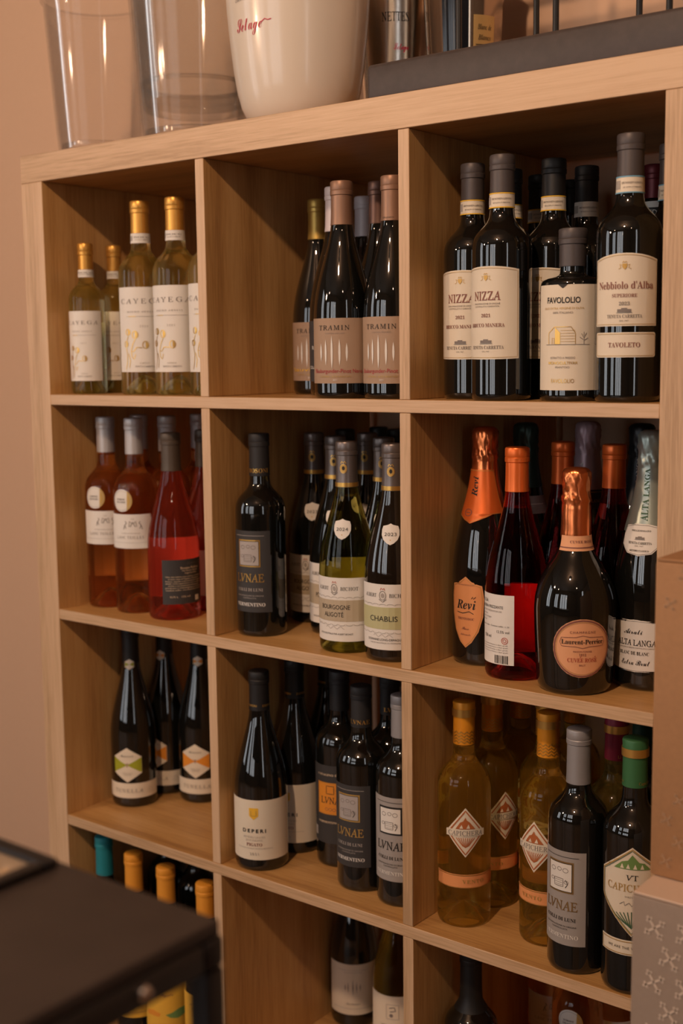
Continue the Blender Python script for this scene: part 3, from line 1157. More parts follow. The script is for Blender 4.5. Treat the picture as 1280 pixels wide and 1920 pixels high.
def d_perrier(B):
    cz = 59
    P = B.lab(oval(36, 36, cz), PEACH, text='round orange label')
    P.ring(0, cz, 34.2, 34.2, 2.0, BROWNINK, 40)
    P.ring(0, cz, 32.0, 32.0, .4, GOLDINK, 40)
    P.text('CHAMPAGNE', 'S', 2.8, 0, cz + 20, BROWNINK, w=30, spacing=1.3)
    P.text('Laurent-Perrier', 'B', 5.6, 0, cz + 8.5, INK, w=50)
    P.stroke([(-27, cz + 8), (-25, cz + 13.5), (-8, cz + 14), (0, cz + 16), (8, cz + 14), (25, cz + 13.5), (27, cz + 8), (25, cz + 3), (8, cz + 2.5), (0, cz + .5), (-8, cz + 2.5), (-25, cz + 3)], .6, BROWNINK, True)
    P.text('MAISON FONDEE', 'S', 2.0, 0, cz - 3.5, BROWNINK, w=22)
    P.text('1812', 'B', 2.8, 0, cz - 7.5, BROWNINK)
    P.text('CUVEE ROSE', 'B', 5.0, 0, cz - 14, WINEINK, w=36)
    for x in (-3.2, 14.5):
        P.stroke([(x, cz - 10.6), (x + 1.6, cz - 9.4)], .7, WINEINK)
    P.text('BRUT', 'S', 2.2, 0, cz - 20.5, BROWNINK)
    P.done()
    Q = B.lab(rect(56, 172, 190), PEACH, 12, 'neck_label', eps=.0012)
    Q.line(-27, 27, 176, 1.4, BROWNINK)
    Q.text('CUVEE ROSE', 'B', 3.2, 0, 183, BROWNINK, w=28)
    Q.done()


def d_altalanga(B):
    poly = [(-46, 26), (-20, 24), (0, 23.4), (20, 24), (46, 26), (46, 84), (20, 87), (0, 88), (-20, 87), (-46, 84)]
    P = B.lab(poly, WHITE)
    P.stroke(inset(poly, 1.6), .4, GREYINK, True)
    P.text('Airali', 'C', 6.0, -3, 73.5, INK, w=24)
    P.text('ALTA LANGA', 'L', 7.2, 0, 60, INK, w=50, thin=.012)
    P.text('DENOMINAZIONE DI ORIGINE CONTROLLATA E GARANTITA', 'S', 1.5, 0, 53.5, GREYINK, w=52)
    P.text('BLANC DE BLANC', 'B', 4.2, -2, 47, INK, w=38)
    P.text('Extra Brut', 'C', 6.2, 0, 35.5, INK, w=36)
    P.done()
    poly = [(-26, 190), (-24, 178), (-14, 168), (0, 165), (14, 168), (24, 178), (26, 190), (24, 200), (10, 203), (-10, 203), (-24, 200)]
    Q = B.lab(poly, WHITE, 0, 'neck_label', eps=.0012)
    Q.stroke(inset(poly, 1.5), .4, GREYINK, True)
    icon_house(Q, 0, 185, .8, GREYINK)
    Q.text('TENUTA CARRETTA', 'B', 2.8, 0, 180.5, INK, w=28)
    Q.text('DAL 1467', 'S', 1.6, 0, 177, GREYINK)
    Q.text('METODO CLASSICO', 'B', 2.2, 0, 171.5, INK, w=22)
    Q.text('MILLESIMATO', 'B', 2.0, 0, 195, INK, w=26)
    Q.done()


def d_tunella(B, ink, th2=0):
    hexa = [(0, 45), (25, 61), (25, 89), (0, 105), (-25, 89), (-25, 61)]
    P = B.lab(hexa, CREAM)
    P.fill([(-24.5, 62), (-24.5, 88), (0, 75)], ink)
    P.fill([(24.5, 62), (24.5, 88), (0, 75)], ink)
    P.text('Biancosesto', 'C', 3.0, 0, 91, INK, w=22)
    P.text('T', 'B', 6, 0, 75, BROWNINK)
    P.text('FRIULI COLLI', 'S', 1.6, 0, 61, GREYINK, w=16)
    P.text('ORIENTALI', 'S', 1.6, 0, 58, GREYINK, w=13)
    P.done()
    Q = B.lab(rect(104, 17, 43), CREAM, 10)
    Q.text('TUNELLA', 'L', 6.6, -6, 30, GREYINK, w=50, spacing=1.3)
    Q.text('Ribolla', 'S', 1.7, 33, 33, PALEINK)
    Q.text('Gialla 2022', 'S', 1.7, 33, 29.5, PALEINK)
    Q.text('bianco doc', 'S', 1.7, 33, 26, PALEINK)
    Q.done()
    s = 7.6
    Q = B.lab([(0, 244 - 9), (s, 244 - 4.5), (s, 244 + 4.5), (0, 244 + 9), (-s, 244 + 4.5), (-s, 244 - 4.5)], CREAM, 8, 'neck_label', eps=.0012)
    Q.fill([(-s * .9, 240.5), (-s * .9, 247.5), (0, 244)], ink)
    Q.fill([(s * .9, 240.5), (s * .9, 247.5), (0, 244)], ink)
    Q.done()


def d_deperi(B):
    P = B.lab(rect(124, 18, 110), CREAM)
    P.fill([(-7, 98), (7, 98), (7, 86), (0, 80), (-7, 86)], YELLOWINK)
    P.stroke([(-4, 94), (-4, 86), (4, 86), (4, 94)], 1.1, GOLDINK)
    P.text('DEPERI', 'S', 5.2, 0, 63, INK, w=36, spacing=1.5, thin=.03)
    P.text('RIVIERA LIGURE', 'L', 3.2, 0, 53.5, PALEINK, w=34)
    P.text('DI PONENTE', 'L', 3.2, 0, 48.5, PALEINK, w=26)
    P.text('PIGATO', 'B', 4.8, 0, 42, BROWNINK, w=24)
    P.text('DENOMINAZIONE DI ORIGINE PROTETTA', 'S', 1.7, 0, 36, PALEINK, w=56)
    P.text('2021', 'L', 4.0, 0, 27.5, GREYINK, spacing=1.4)
    P.done()


def d_capichera(B, th=0.0, band='VENTO', thb=0.0):
    dia = [(0, 99), (27, 133), (0, 167), (-27, 133)]
    P = B.lab(dia, CREAM, th)
    P.stroke(inset(dia, 4), 1.6, RUSTINK, True)
    P.fill([(-13, 138), (13, 138), (5, 148), (2, 150), (0, 154), (-3, 149), (-7, 147)], RUSTINK, 2)
    P.fill([(-8, 139), (-5, 144), (-3, 139)], CREAM, 3)
    P.fill([(1, 139), (4, 145), (6, 139)], CREAM, 3)
    for i in range(-4, 5):
        P.stroke([(i * .9, 112.5 + abs(i) * .6), (i * 3.0, 126)], .9, RUSTINK)
    P.fill(rect(52, 128, 137.6), CREAM, 3)
    P.text('CAPICHERA', 'L', 6.4, 0, 132.5, GREYINK, w=46, layer=4, thin=.008)
    P.done()
    Q = B.lab(rect(112, 56, 75), ORANGE_P, thb, 'band_label', text='narrow orange label band')
    Q.line(-55.5, 55.5, 57, .8, GOLD)
    Q.line(-55.5, 55.5, 74, .8, GOLD)
    Q.text(band, 'B', 5, 0, 65.5, GOLDINK, w=30, spacing=1.2)
    Q.done()


def cap_capichera(B, mat):
    c = B.capsule(mat, .245, lip=False, ring=[(.288, .010, GOLD)])
    P = B.on(c, 262, 0)
    for i in range(4):
        z = 248 + 4.2 * i
        pts = []
        for k in range(-12, 13):
            pts.append((k * 3.4, z + (3.0 if k % 2 else 0)))
        P.stroke(pts, 1.5, GOLD)
    P.done()


def d_vt(B):
    poly = [(0, 74), (11, 86), (25, 101), (42, 118), (43, 154), (30, 163), (22, 166), (14, 172), (0, 184), (-14, 172), (-22, 166), (-30, 163), (-43, 154), (-42, 118), (-25, 101), (-11, 86)]
    poly = [(0, 74), (40, 116), (42, 120), (42, 152), (28, 162), (0, 184), (-28, 162), (-42, 152), (-42, 120), (-40, 116)]
    P = B.lab(poly, CREAM)
    P.stroke(inset(poly, 2.4), 1.3, GOLDINK, True)
    P.stroke(inset(poly, 4.2), .6, DGREENINK, True)
    P.fill([(-22, 157), (22, 157), (14, 165), (8, 166), (0, 175), (-5, 168), (-12, 166)], GREENINK, 2)
    for x in (-14, -7, 1, 9):
        P.fill([(x, 158), (x + 2.4, 164), (x + 4.6, 158)], CREAM, 3)
    P.text('VT', 'L', 6.5, 0, 147, INK, w=14, thin=.006)
    P.text('CAPICHERA', 'L', 9.0, 0, 134, GOLDINK, w=62, thin=.006)
    P.text('SARDEGNA', 'S', 2.0, 0, 123, GREYINK, w=16, spacing=1.3)
    P.stroke([(-14, 113), (-9, 117), (-8, 112), (-3, 116), (0, 112), (5, 117), (12, 114)], .7, GREYINK)
    for i in range(-5, 6):
        P.stroke([(i * .8, 84 + abs(i) * .8), (i * 4.6, 105 - abs(i) * .8)], 1.2, DGREENINK)
    P.done()
    Q = B.lab(rect(84, 50, 69), CREAM, 0, 'band_label')
    Q.stroke(inset(rect(84, 50, 69), 2), .9, GOLDINK, True)
    Q.text('WE ARE THE VERMENTINO', 'S', 3.0, 0, 59.5, INK, w=58, spacing=1.2)
    Q.done()


def d_yellow(B):
    P = B.lab(rect(100, 30, 120), YELLOW_P)
    P.stroke([(-22, 102), (-14, 106), (-8, 100), (-12, 96), (-18, 98)], 1.0, INK)
    P.text('Pigato', 'C', 5, 4, 95, BROWNINK, w=22)
    P.fill([(2, 60), (12, 63), (24, 69), (36, 70), (36, 58), (22, 53), (10, 55)], GREENINK)
    P.fill([(-36, 62), (-20, 66), (-6, 62), (-8, 56), (-24, 56), (-36, 54)], ORANGEINK)
    P.text('LIGURIA DI PONENTE', 'S', 2.2, 0, 40, BROWNINK, w=44)
    P.done()


def d_palelabel(B, z0=30, z1=110, style='t'):
    P = B.lab(rect(96, z0, z1), CREAM)
    zc = (z0 + z1) / 2
    if style == 't':
        P.line(-26, 26, z1 - 10, .5, PALEINK)
        P.text('CANTINA PRODUTTORI', 'S', 2.0, 0, z1 - 14, PALEINK, w=30)
        for x, hh in ((-13, 13), (-8, 20), (0, 30), (6, 21), (12, 14)):
            P.fill([(x, zc - hh / 2 + 4), (x + .9, zc + 4), (x, zc + hh / 2 + 4), (x - .9, zc + 4)], GREYINK, 2)
        P.text('Nussbaumer', 'C', 4, 0, z0 + 20, GREYINK, w=24)
        P.line(-36, 36, z0 + 11, .6, PALEINK)
    else:
        P.stroke(rect(20, zc + 4, zc + 28), .8, PALEINK, True)
        P.stroke([(-5, zc + 22), (3, zc + 24), (5, zc + 18), (-4, zc + 16)], 1.6, GREYINK)
        P.disc(-2, zc + 10, 3, 3, GREYINK)
        P.text('VERMENTINO', 'S', 4.2, 0, zc - 8, GREYINK, w=40)
        P.text('bianco secco', 'S', 2.2, 0, zc - 16, PALEINK, w=30)
        P.line(-30, 30, zc - 22, .5, PALEINK)
    P.done()


# --- row 1, left cell: pale yellow whites
G11 = 'straw-yellow white wines with gold capsules in the top left cell'


def cayega(pos, label, half=False, th=-14):
    if half:
        B = Bottle(pos, 1, 'bordeaux', .240, .029, STRAW, label, G11, th)
        d_cayega(B, .78, 21, 132)
        B.rear(40, 40, 115, WHITE)
        B.capsule(CAP['gold'], .198)
        wrap_band(B, 186, 198, WHITE, None, GREYINK, 'DOCG')
    else:
        B = Bottle(pos, 1, 'bordeaux', .298, .0365, STRAW, label, G11, th)
        d_cayega(B)
        B.rear(56, 45, 150, WHITE)
        B.capsule(CAP['gold'], .248)
        wrap_band(B, 233, 248, WHITE, None, GREYINK, 'DOCG')


cayega((.0814, .0574), 'small half-size white wine bottle with gold capsule, foremost beside the left side panel', True, -22)
cayega((.0814, .1181), 'small half-size white wine bottle partly hidden behind the other small one', True, -10)
cayega((.1961, .0712), 'full-size white wine bottle with gold capsule, next to the two small ones', False, -5)
cayega((.2701, .0740), 'full-size white wine bottle with gold capsule, middle of the three tall ones', False, -23)
cayega((.3441, .0757), 'full-size white wine bottle mostly hidden behind the first divider of the top row', False, -14)

# --- row 1, middle cell
G12 = 'dark burgundy-shaped bottles in the top middle cell'
B = Bottle((.4679, .1744), 1, 'burgundy', .287, .0395, BLACKGLASS, 'dark bottle with old-gold capsule and yellow lettering on its tan label', G12, -22)
d_tramin(B, YELLOWINK, 'Sauvignon'); B.capsule(CAP['oldgold'], .228)
B = Bottle((.5353, .1314), 1, 'burgundy', .295, .0395, BLACKGLASS, 'black bottle with pale lilac capsule and dark label, squeezed behind the front tan-labelled one', G12, -40)
B.capsule(CAP['lilac'], .232)
P = B.lab(rect(70, 20, 106), DKGREY)
P.text('RIESLING', 'S', 5, 0, 68, WHITEINK, w=30); P.text('COLLI PIACENTINI', 'S', 4, 0, 40, WHITEINK, w=46); P.text('2020', 'S', 3, 0, 34, WHITEINK); P.done()
B = Bottle((.6157, .0425), 1, 'burgundy', .287, .0395, BLACKGLASS, 'dark bottle with copper capsule and whole tan label, in front left of the divider', G12, -17)
d_tramin(B, REDINK, 'Blauburgunder-Pinot Nero'); B.capsule(CAP['copper'], .229)
B = Bottle((.4997, .2478), 1, 'burgundy', .295, .0395, BLACKGLASS, 'dark bottle with pale lilac capsule at the very back of the top middle cell', G12, 0)
B.capsule(CAP['lilac'], .235)
B = Bottle((.6152, .1281), 1, 'burgundy', .295, .0395, BLACKGLASS, 'dark bottle with dark brown capsule between two copper-capped ones', G12, 0)
B.capsule(CAP['brown'], .237)
B = Bottle((.6955, .0467), 1, 'burgundy', .287, .0395, BLACKGLASS, 'dark bottle with copper capsule and tan label cut off by the second divider', G12, -23)
d_tramin(B, REDINK, 'Blauburgunder-Pinot Nero'); c = B.capsule(CAP['copper'], .229)
Q = B.on(c, 232); Q.text('TRAMIN', 'L', 2.2, 0, 233, INK, w=16); Q.done()

# --- row 1, right cell
G13 = 'dark red wines in the top right cell'


def nizza(pos, label, cap, th=-30, seal=True, decor=True, h=.295):
    B = Bottle(pos, 1, 'bordeaux', h, .037, BLACKGLASS, label, G13, th)
    if decor:
        d_nizza(B)
    B.capsule(CAP[cap], .249)
    if seal:
        wrap_band(B, 231, 249, CREAM, YELLOWINK, GREYINK, 'DENOMINAZIONE', 15)
    return B


nizza((.799, .0772), 'dark red wine bottle with cream arched label, leftmost beside the divider', 'greybrown', -25)
nizza((.8641, .04), 'dark red wine bottle with cream arched label and taupe capsule, foremost of that kind', 'taupe', -31)
B = nizza((.8098, .153), 'black bottle turned to show a grey back label, behind the foremost arched-label bottle', 'black', 0, True, False)
P = B.lab(rect(60, 20, 142), BACKGREY, 52)
for i in range(9):
    P.line(-24, 20, 120 - 8 * i, .8, GREYINK)
P.done()
nizza((.8958, .111), 'dark red wine bottle with cream label, half hidden behind the short squat oil bottle', 'black', -30)
nizza((.8113, .228), 'black-capped bottle deep in shadow at the back left of the top right cell', 'black', -10)
nizza((.8186, .3027), 'black-capped bottle at the very back, touching the wall of the top right cell', 'black', 0, False, False)
B = nizza((.8976, .196), 'black bottle with pale grey neck seal, behind the oil bottle', 'softblack', 0, False, False)
wrap_band(B, 230, 249, WHITE, None, GREYINK, 'DENOMINAZIONE', 0)
B = Bottle((.9514, .0566), 1, 'oil', .203, .038, BLACKGLASS, 'short flat-shouldered dark oil bottle with cream label and gold house drawing', None, -17, category='oil bottle', name='oil_bottle')
d_oil(B); B.capsule(CAP['greybrown'], .158, wide=.0011)
B = Bottle((1.0278, .0473), 1, 'bordeaux', .302, .038, BLACKGLASS, 'tall dark red wine bottle with arched label above a narrow second label', G13, -7)
d_nebbiolo(B); B.capsule(CAP['taupe'], .254); wrap_band(B, 235, 254, CREAM, BLUEINK, GREYINK, 'DENOMINAZIONE', 5)
B = Bottle((.9546, .2776), 1, 'bordeaux', .300, .037, BLACKGLASS, 'dark bottle with dark red capsule and black-on-white neck label behind the tallest bottle', G13, 0)
B.capsule(CAP['darkred'], .256)
P = B.lab(rect(44, 226, 252), WHITE, 0, 'neck_label', eps=.001); P.fill(rect(40, 231, 244), INK); P.text('FREDDA', 'S', 7, 0, 237.5, WHITEINK, w=30); P.done()
B = Bottle((1.0359, .1441), 1, 'bordeaux', .302, .037, BLACKGLASS, 'dark bottle with blue-edged neck seal, barely showing beside the right side panel', G13, 0)
B.capsule(CAP['taupe'], .254); wrap_band(B, 235, 254, CREAM, BLUEINK, GREYINK, 'DENOMINAZIONE', -20)

# --- row 2, left cell: roses
G21 = 'rose wines in the left cell of the second row'


def rose(pos, row, label, th=-22, decor=True, medal=True):
    B = Bottle(pos, row, 'bordeaux', .313, .0365, SALMON, label, G21 if row == 2 else 'bottles in the bottom right cell', th)
    if decor:
        d_rose(B, medal)
        B.rear(50, 45, 100, WHITE)
    B.capsule(CAP['silver'], .255)
    return B


rose((.0888, .080), 2, 'salmon rose bottle with silver capsule and round sticker, nearest the left side panel', -22)
rose((.1626, .0743), 2, 'salmon rose bottle with silver capsule and round sticker, left of the bright pink one', -24)
rose((.0889, .1544), 2, 'salmon rose bottle whose silver capsule peeks out behind the second one', 0, False)
rose((.1626, .1482), 2, 'salmon rose bottle whose silver capsule rises behind the bright pink bottle', 0, False)
rose((.1645, .2222), 2, 'rearmost salmon rose bottle with silver capsule, beside the first divider', 0, False)
B = Bottle((.2476, .0724), 2, 'burgundy', .292, .041, CORAL, 'bright pink bottle with grey neck and charcoal back label, foremost in its cell', G21, 25)
d_backlabel(B, 26, 96, 74); B.rear(76, 28, 120, WHITE); B.capsule(CAP['olivegrey'], .232)
B = Bottle((.2408, .1551), 2, 'burgundy', .292, .041, CORAL, 'bright pink bottle half hidden by the first divider of the second row', G21, -30)
B.capsule(CAP['olivegrey'], .232); P = B.lab(rect(80, 26, 100), BACKGREY); P.done()

# --- row 2, middle cell
G22 = 'white burgundies in the middle cell of the second row'


def lunae(pos, row, label, paper, th=-30, cap='softblack', word='LVNAE', group=None, main=GOLD, decor=True, ink2=None, h=.297):
    B = Bottle(pos, row, 'bordeaux', h, .037, BLACKGLASS, label, group, th)
    if decor:
        d_lunae(B, paper, main, ink2 or (PALEINK if paper is DKGREY else INK))
    c = B.capsule(CAP[cap], .2346)
    if word:
        Q = B.on(c, 240, 22); Q.text(word, 'B', 6.2, 0, 243, GOLD, w=30); Q.done()
    return B


lunae((.4405, .0637), 2, 'black bottle with charcoal label and gold lettering, standing alone at the left', DKGREY, -30, 'softblack', 'BOSONI', main=GOLD)


def bichot(pos, label, words, band=BAND_TAN, year='2023', mat=BLACKGLASS, th=-28, tilt=0, decor=True):
    B = Bottle(pos, 2, 'burgundy', .291, .0405, mat, label, G22, th, fill=.74)
    if decor:
        d_bichot(B, words, band, year, tilt)
        if mat is OLIVE:
            B.rear(60, 22, 122, WHITE)
    cap_bichot(B)


bichot((.4445, .1862), 'dark bottle with shield sticker and cream label, backmost of the shield-stickered front line', ('BOURGOGNE', 'ALIGOTÉ'), th=-22)
bichot((.5231, .1395), 'dark bottle with shield sticker, between the backmost and the olive-green one', ('POUILLY-FUISSÉ',), BAND_TAN, th=-20)
bichot((.6062, .0591), 'olive-green bottle with shield sticker dated 2024 and broad white label', ('BOURGOGNE', 'ALIGOTÉ'), BAND_TAN, '2024', OLIVE)
bichot((.6881, .0549), 'dark bottle with shield sticker dated 2023 and pale green label band, beside the divider', ('CHABLIS',), BAND_GREEN, '2023', BROWNGLASS, th=-22)
bichot((.521, .2214), 'dark bottle with pewter capsule in the second line behind the olive-green one', ('CHABLIS',), BAND_GREEN, '2024')
bichot((.6068, .1458), 'dark bottle with shield sticker right behind the olive-green one', ('CHABLIS',), BAND_GREEN, '2024', th=-20)
for pos, lab in (((.4451, .2647), 'black-capped bottle in the back line, leftmost of three plain ones'),
                 ((.4562, .3393), 'black-capped bottle in the back line, against the pale wall'),
                 ((.520, .2999), 'black-capped bottle in the back line, next to the second divider')):
    B = Bottle(pos, 2, 'bordeaux', .292, .037, BLACKGLASS, lab, 'plain dark bottles at the back of the middle cell', 0)
    B.capsule(CAP['black'], .235)

# --- row 2, right cell: sparkling and rose
G23 = 'sparkling and rose wines in the right cell of the second row'
B = Bottle((.7989, .109), 2, 'champagne', .314, .044, BLACKGLASS, 'dark sparkling bottle with copper foil and orange shield label beside the divider', G23, -35)
d_revi(B)
fo = B.foil(FOIL['copper'], .205, 3)
poly = [(-2, 188), (20, 200), (34, 201), (28, 258), (-28, 258), (-34, 201), (-20, 197)]
P = B.lab(poly, CAP['orange'], 4, 'neck_label', eps=.0014)
P.vtext('Revi', 'J', 9, -2, 236, INK, 26)
P.ring(-6, 202, 4.5, 4.5, .8, BROWNINK, 14); P.stroke([(-9, 202), (-3, 202)], .7, BROWNINK); P.stroke(inset(poly, 1.6), .5, GOLDINK, True); P.done()


def rosa(pos, label, th=-50, decor=True):
    B = Bottle(pos, 2, 'burgundy', .292, .040, CRIMSON, label, G23, th, fill=.74)
    if decor:
        d_rosa(B)
        B.rear(80, 24, 112, WHITE)
    B.capsule(CAP['orange'], .236)


rosa((.8719, .0661), 'deep red rose bottle with matte orange capsule and white barcode label', -47)
B = Bottle((.7996, .2152), 2, 'champagne', .314, .044, BLACKGLASS, 'sparkling bottle with dark green foil, behind the barcode-labelled one', G23, 20)
B.foil(FOIL['green'], .225, 5); P = B.lab(rect(40, 190, 214), GREY, 8, 'neck_label', eps=.0012); P.line(-12, 12, 203, 1, WHITEINK); P.done()
rosa((.8768, .1779), 'orange-capped rose bottle behind the round orange label bottle, at its left', 0, False)
B = Bottle((.9615, .0527), 2, 'squat', .272, .050, BLACKGLASS, 'bulbous dark champagne bottle with copper foil and round orange label', G23, 11)
d_perrier(B); B.foil(FOIL['copper'], .186, 7)
B = Bottle((.862, .2786), 2, 'champagne', .314, .044, BLACKGLASS, 'sparkling bottle with mauve foil and dark neck label at the back', G23, 5)
c = B.foil(FOIL['mauve'], .215, 8); P = B.lab(rect(60, 194, 220), DKGREY, 0, 'neck_label', eps=.0013); P.line(-28, 28, 217, .8, GOLD); P.text('ALTA LANGA', 'B', 4, 4, 205, GOLDINK, w=30); P.done()
Q = B.on(c, 240, -30, .0012); Q.vtext('LANGA', 'B', 5, 0, 240, WHITEINK, 36); Q.done()
rosa((.9568, .165), 'orange-capped rose bottle behind the round orange label bottle, at its right', 0, False)
B = Bottle((.9497, .263), 2, 'champagne', .314, .044, BLACKGLASS, 'sparkling bottle with black foil and silver upright lettering at the back right', G23, -5)
c = B.foil(FOIL['black'], .205, 9); Q = B.on(c, 235, -8, .0012); Q.vtext('ALTA LANGA', 'B', 5.5, 0, 238, WHITEINK, 62); Q.done()
P = B.lab(rect(50, 172, 200), WHITE, 0, 'neck_label', eps=.001); P.line(-20, 20, 192, .8, GREYINK); P.line(-18, 18, 184, .6, GREYINK); P.done()
B = Bottle((1.0287, .1197), 2, 'champagne', .315, .044, BLACKGLASS, 'sparkling bottle with sage silver foil and white label beside the right side panel', G23, -22)
d_altalanga(B)
c = B.foil(FOIL['sage'], .192, 10); Q = B.on(c, 238, 4, .0012); Q.vtext('ALTA LANGA', 'B', 6.5, 0, 238, DGREENINK, 62); Q.done()

# --- row 3, left cell
G31 = 'dark bottles with hexagonal labels'
for pos, th, ink, lab in (((.0914, .1162), -18, LIMEINK, 'black bottle with lime-green and cream hexagonal label'),
                          ((.0913, .1952), -38, ORANGEINK, 'black bottle with hexagonal label turned aside, standing behind the other two'),
                          ((.1716, .1991), -16, ORANGEINK, 'black bottle with orange and cream hexagonal label beside the first divider')):
    B = Bottle(pos, 3, 'burgundy', .307, .039, BLACKGLASS, lab, G31, th)
    d_tunella(B, ink); B.capsule(CAP['black'], .245)

# --- row 3, middle cell
G32 = 'dark bottles in the middle cell of the third row'


def deperi(pos, label, th=-17):
    B = Bottle(pos, 3, 'burgundy', .297, .0405, BLACKGLASS, label, G32, th)
    d_deperi(B); c = B.capsule(CAP['black'], .238)
    Q = B.on(c, 246, 5); Q.text('DEPERI', 'S', 3.0, -9, 246, GOLD, w=17, thin=.01); Q.text('DEPERI', 'S', 3.0, 16, 246, GOLD, w=17, thin=.01); Q.done()


deperi((.4444, .0482), 'black bottle with broad cream label and small yellow crest, foremost at the left')
deperi((.4444, .1301), 'black bottle with broad cream label half hidden behind its twin', -24)
deperi((.4444, .212), 'third cream-labelled black bottle, farthest back, only neck and shoulder showing')
B = Bottle((.5352, .1264), 3, 'bordeaux', .294, .037, BLACKGLASS, 'black bottle with orange square on its black label', G32, -20)
d_lunae_orange(B); B.capsule(CAP['softblack'], .2346)
lunae((.6128, .0776), 3, 'black bottle with charcoal picture label and gold lettering on a soft black capsule', DKGREY, -33, group=G32, main=GOLDINK, h=.294)
lunae((.61, .1525), 3, 'black-capped bottle with gold neck lettering, half hidden near the second divider', DKGREY, 0, group=G32, h=.294)
lunae((.6883, .071), 3, 'black bottle with grey picture label and steel capsule, cut off by the second divider', GREY, -28, 'steel', None, group=G32, main=INK, h=.294)

# --- row 3, right cell
G33 = 'golden wines with orange capsules in the right cell of the third row'


def capich(pos, label, th=0.0, thb=0.0, mat=AMBER, cap='amber', decor=True):
    B = Bottle(pos, 3, 'bordeaux', .303, .036, mat, label, G33, 0)
    if decor:
        d_capichera(B, th, 'VENTO', thb)
    cap_capichera(B, CAP[cap])


capich((.7916, .0684), 'golden wine bottle with whole diamond label, foremost beside the second divider', 3, 20)
capich((.7913, .1414), 'golden wine bottle with diamond label turned to the right, behind the foremost one', 30, 0)
capich((.7916, .2186), 'orange-capped golden bottle in shadow, third from the front along the divider', 0, 0)
capich((.8640, .163), 'orange-capped golden bottle directly behind the striped-looking diamond-label one', -30, -30)
capich((.9085, .086), 'golden wine bottle with diamond label partly covered by the grey-labelled bottle', -28, -35)
capich((.8650, .243), 'orange-capped golden bottle at the back, showing between two front bottles', 0, 0)
lunae((.9729, .0453), 3, 'black bottle with grey picture label and silver-grey capsule in front of the golden ones', GREY, -35, 'steel', None, group='front bottles of the right cell of the third row', main=BRONZEINK, ink2=INK, h=.303)
B = Bottle((.988, .1187), 3, 'bordeaux', .303, .037, STRAW, 'pale golden bottle with burgundy red capsule and gold ring', G33, 0)
c = B.capsule(CAP['burgundy'], .248, lip=False, ring=[(.288, .010, GOLD)]); Q = B.on(c, 254, 15); Q.text('Li', 'S', 4, 0, 254, GOLD); Q.done()
B = Bottle((1.0495, .0399), 3, 'bordeaux', .306, .037, BLACKGLASS, 'dark bottle with green capsule and large pointed cream and green label', 'front bottles of the right cell of the third row', -2)
d_vt(B); c = B.capsule(CAP['green'], .248, lip=False, ring=[(.290, .010, GOLD)]); Q = B.on(c, 254, 0); Q.text('Capichera', 'L', 3.6, 14, 254, GOLD, w=18); Q.text('VT', 'S', 3, -16, 254, GOLD); Q.done()
B = Bottle((.991, .1937), 3, 'bordeaux', .306, .037, BLACKGLASS, 'dark green-capped bottle in shadow behind the pointed-label one', G33, 0)
B.capsule(CAP['deepgreen'], .248, lip=False)

# --- row 4
G41 = 'bottles with orange and teal capsules in the bottom left cell'
for pos, h, cap, lab, dec in (((.0884, .0443), .310, 'teal', 'teal-capped bottle with pale label beside the left side panel', 'p'),
                              ((.1655, .040), .300, 'mustard', 'mustard-capped dark bottle with yellow label, first from the left side panel', 'y'),
                              ((.241, .040), .296, 'mustard', 'mustard-capped dark bottle with yellow label, in the middle of its row', 'y'),
                              ((.3294, .0399), .291, 'mustard', 'mustard-capped dark bottle with yellow label, last before the first divider', 'y'),
                              ((.0894, .1896), .310, 'teal', 'teal-capped bottle in shadow behind the mustard capsules', None),
                              ((.1644, .188), .300, 'mustard', 'mustard-capped bottle in shadow at the back near the first divider', None)):
    B = Bottle(pos, 4, 'bordeaux', h, .037 if cap != 'teal' else .036, BLACKGLASS, lab, G41, -14)
    if dec == 'y':
        d_yellow(B)
    elif dec == 'p':
        P = B.lab(rect(90, 30, 125), WHITE, 10); P.text('BIANCO', 'S', 5, 0, 90, GREYINK, w=30); P.done()
    B.capsule(CAP[cap], .243 if h > .3 else .235)
B = Bottle((.4439, .2744), 4, 'burgundy', .295, .040, BLACKGLASS, 'dark bottle with pale label of thin upright strokes, left of the bottom middle pair', 'bottles in the bottom middle cell', -4)
d_palelabel(B, 24, 112); B.capsule(CAP['brown'], .232)
B = Bottle((.5581, .2391), 4, 'burgundy', .295, .040, OLIVE, 'yellow-green bottle with pale picture label beside the second divider, bottom middle cell', 'bottles in the bottom middle cell', -12)
d_palelabel(B, 24, 108, 'v'); B.capsule(CAP['brown'], .232)
B = Bottle((.793, .0844), 4, 'bordeaux', .300, .0375, BLACKGLASS, 'black bottle with plain black capsule, leftmost in the bottom right cell', 'bottles in the bottom right cell', 0)
B.capsule(CAP['black'], .215); P = B.lab(rect(80, 36, 150), DKGREY); P.done()
rose((.8048, .2961), 4, 'rose bottle with white label at the back of the bottom right cell', -10, True, False)
rose((.889, .216), 4, 'rose bottle with round sticker and white label in the bottom right cell', -4, True, True)
rose((.9113, .2865), 4, 'salmon rose bottle in shadow, rightmost in the bottom right cell', 0, True, False)

# ------------------------------------------------------------------ things on top of the shelving
CLEAR = clear_plastic('clear_plastic', (0.985, 0.98, 0.975))
SMOKE = clear_plastic('worn_clear_plastic', (0.97, 0.965, 0.955), 0.045)


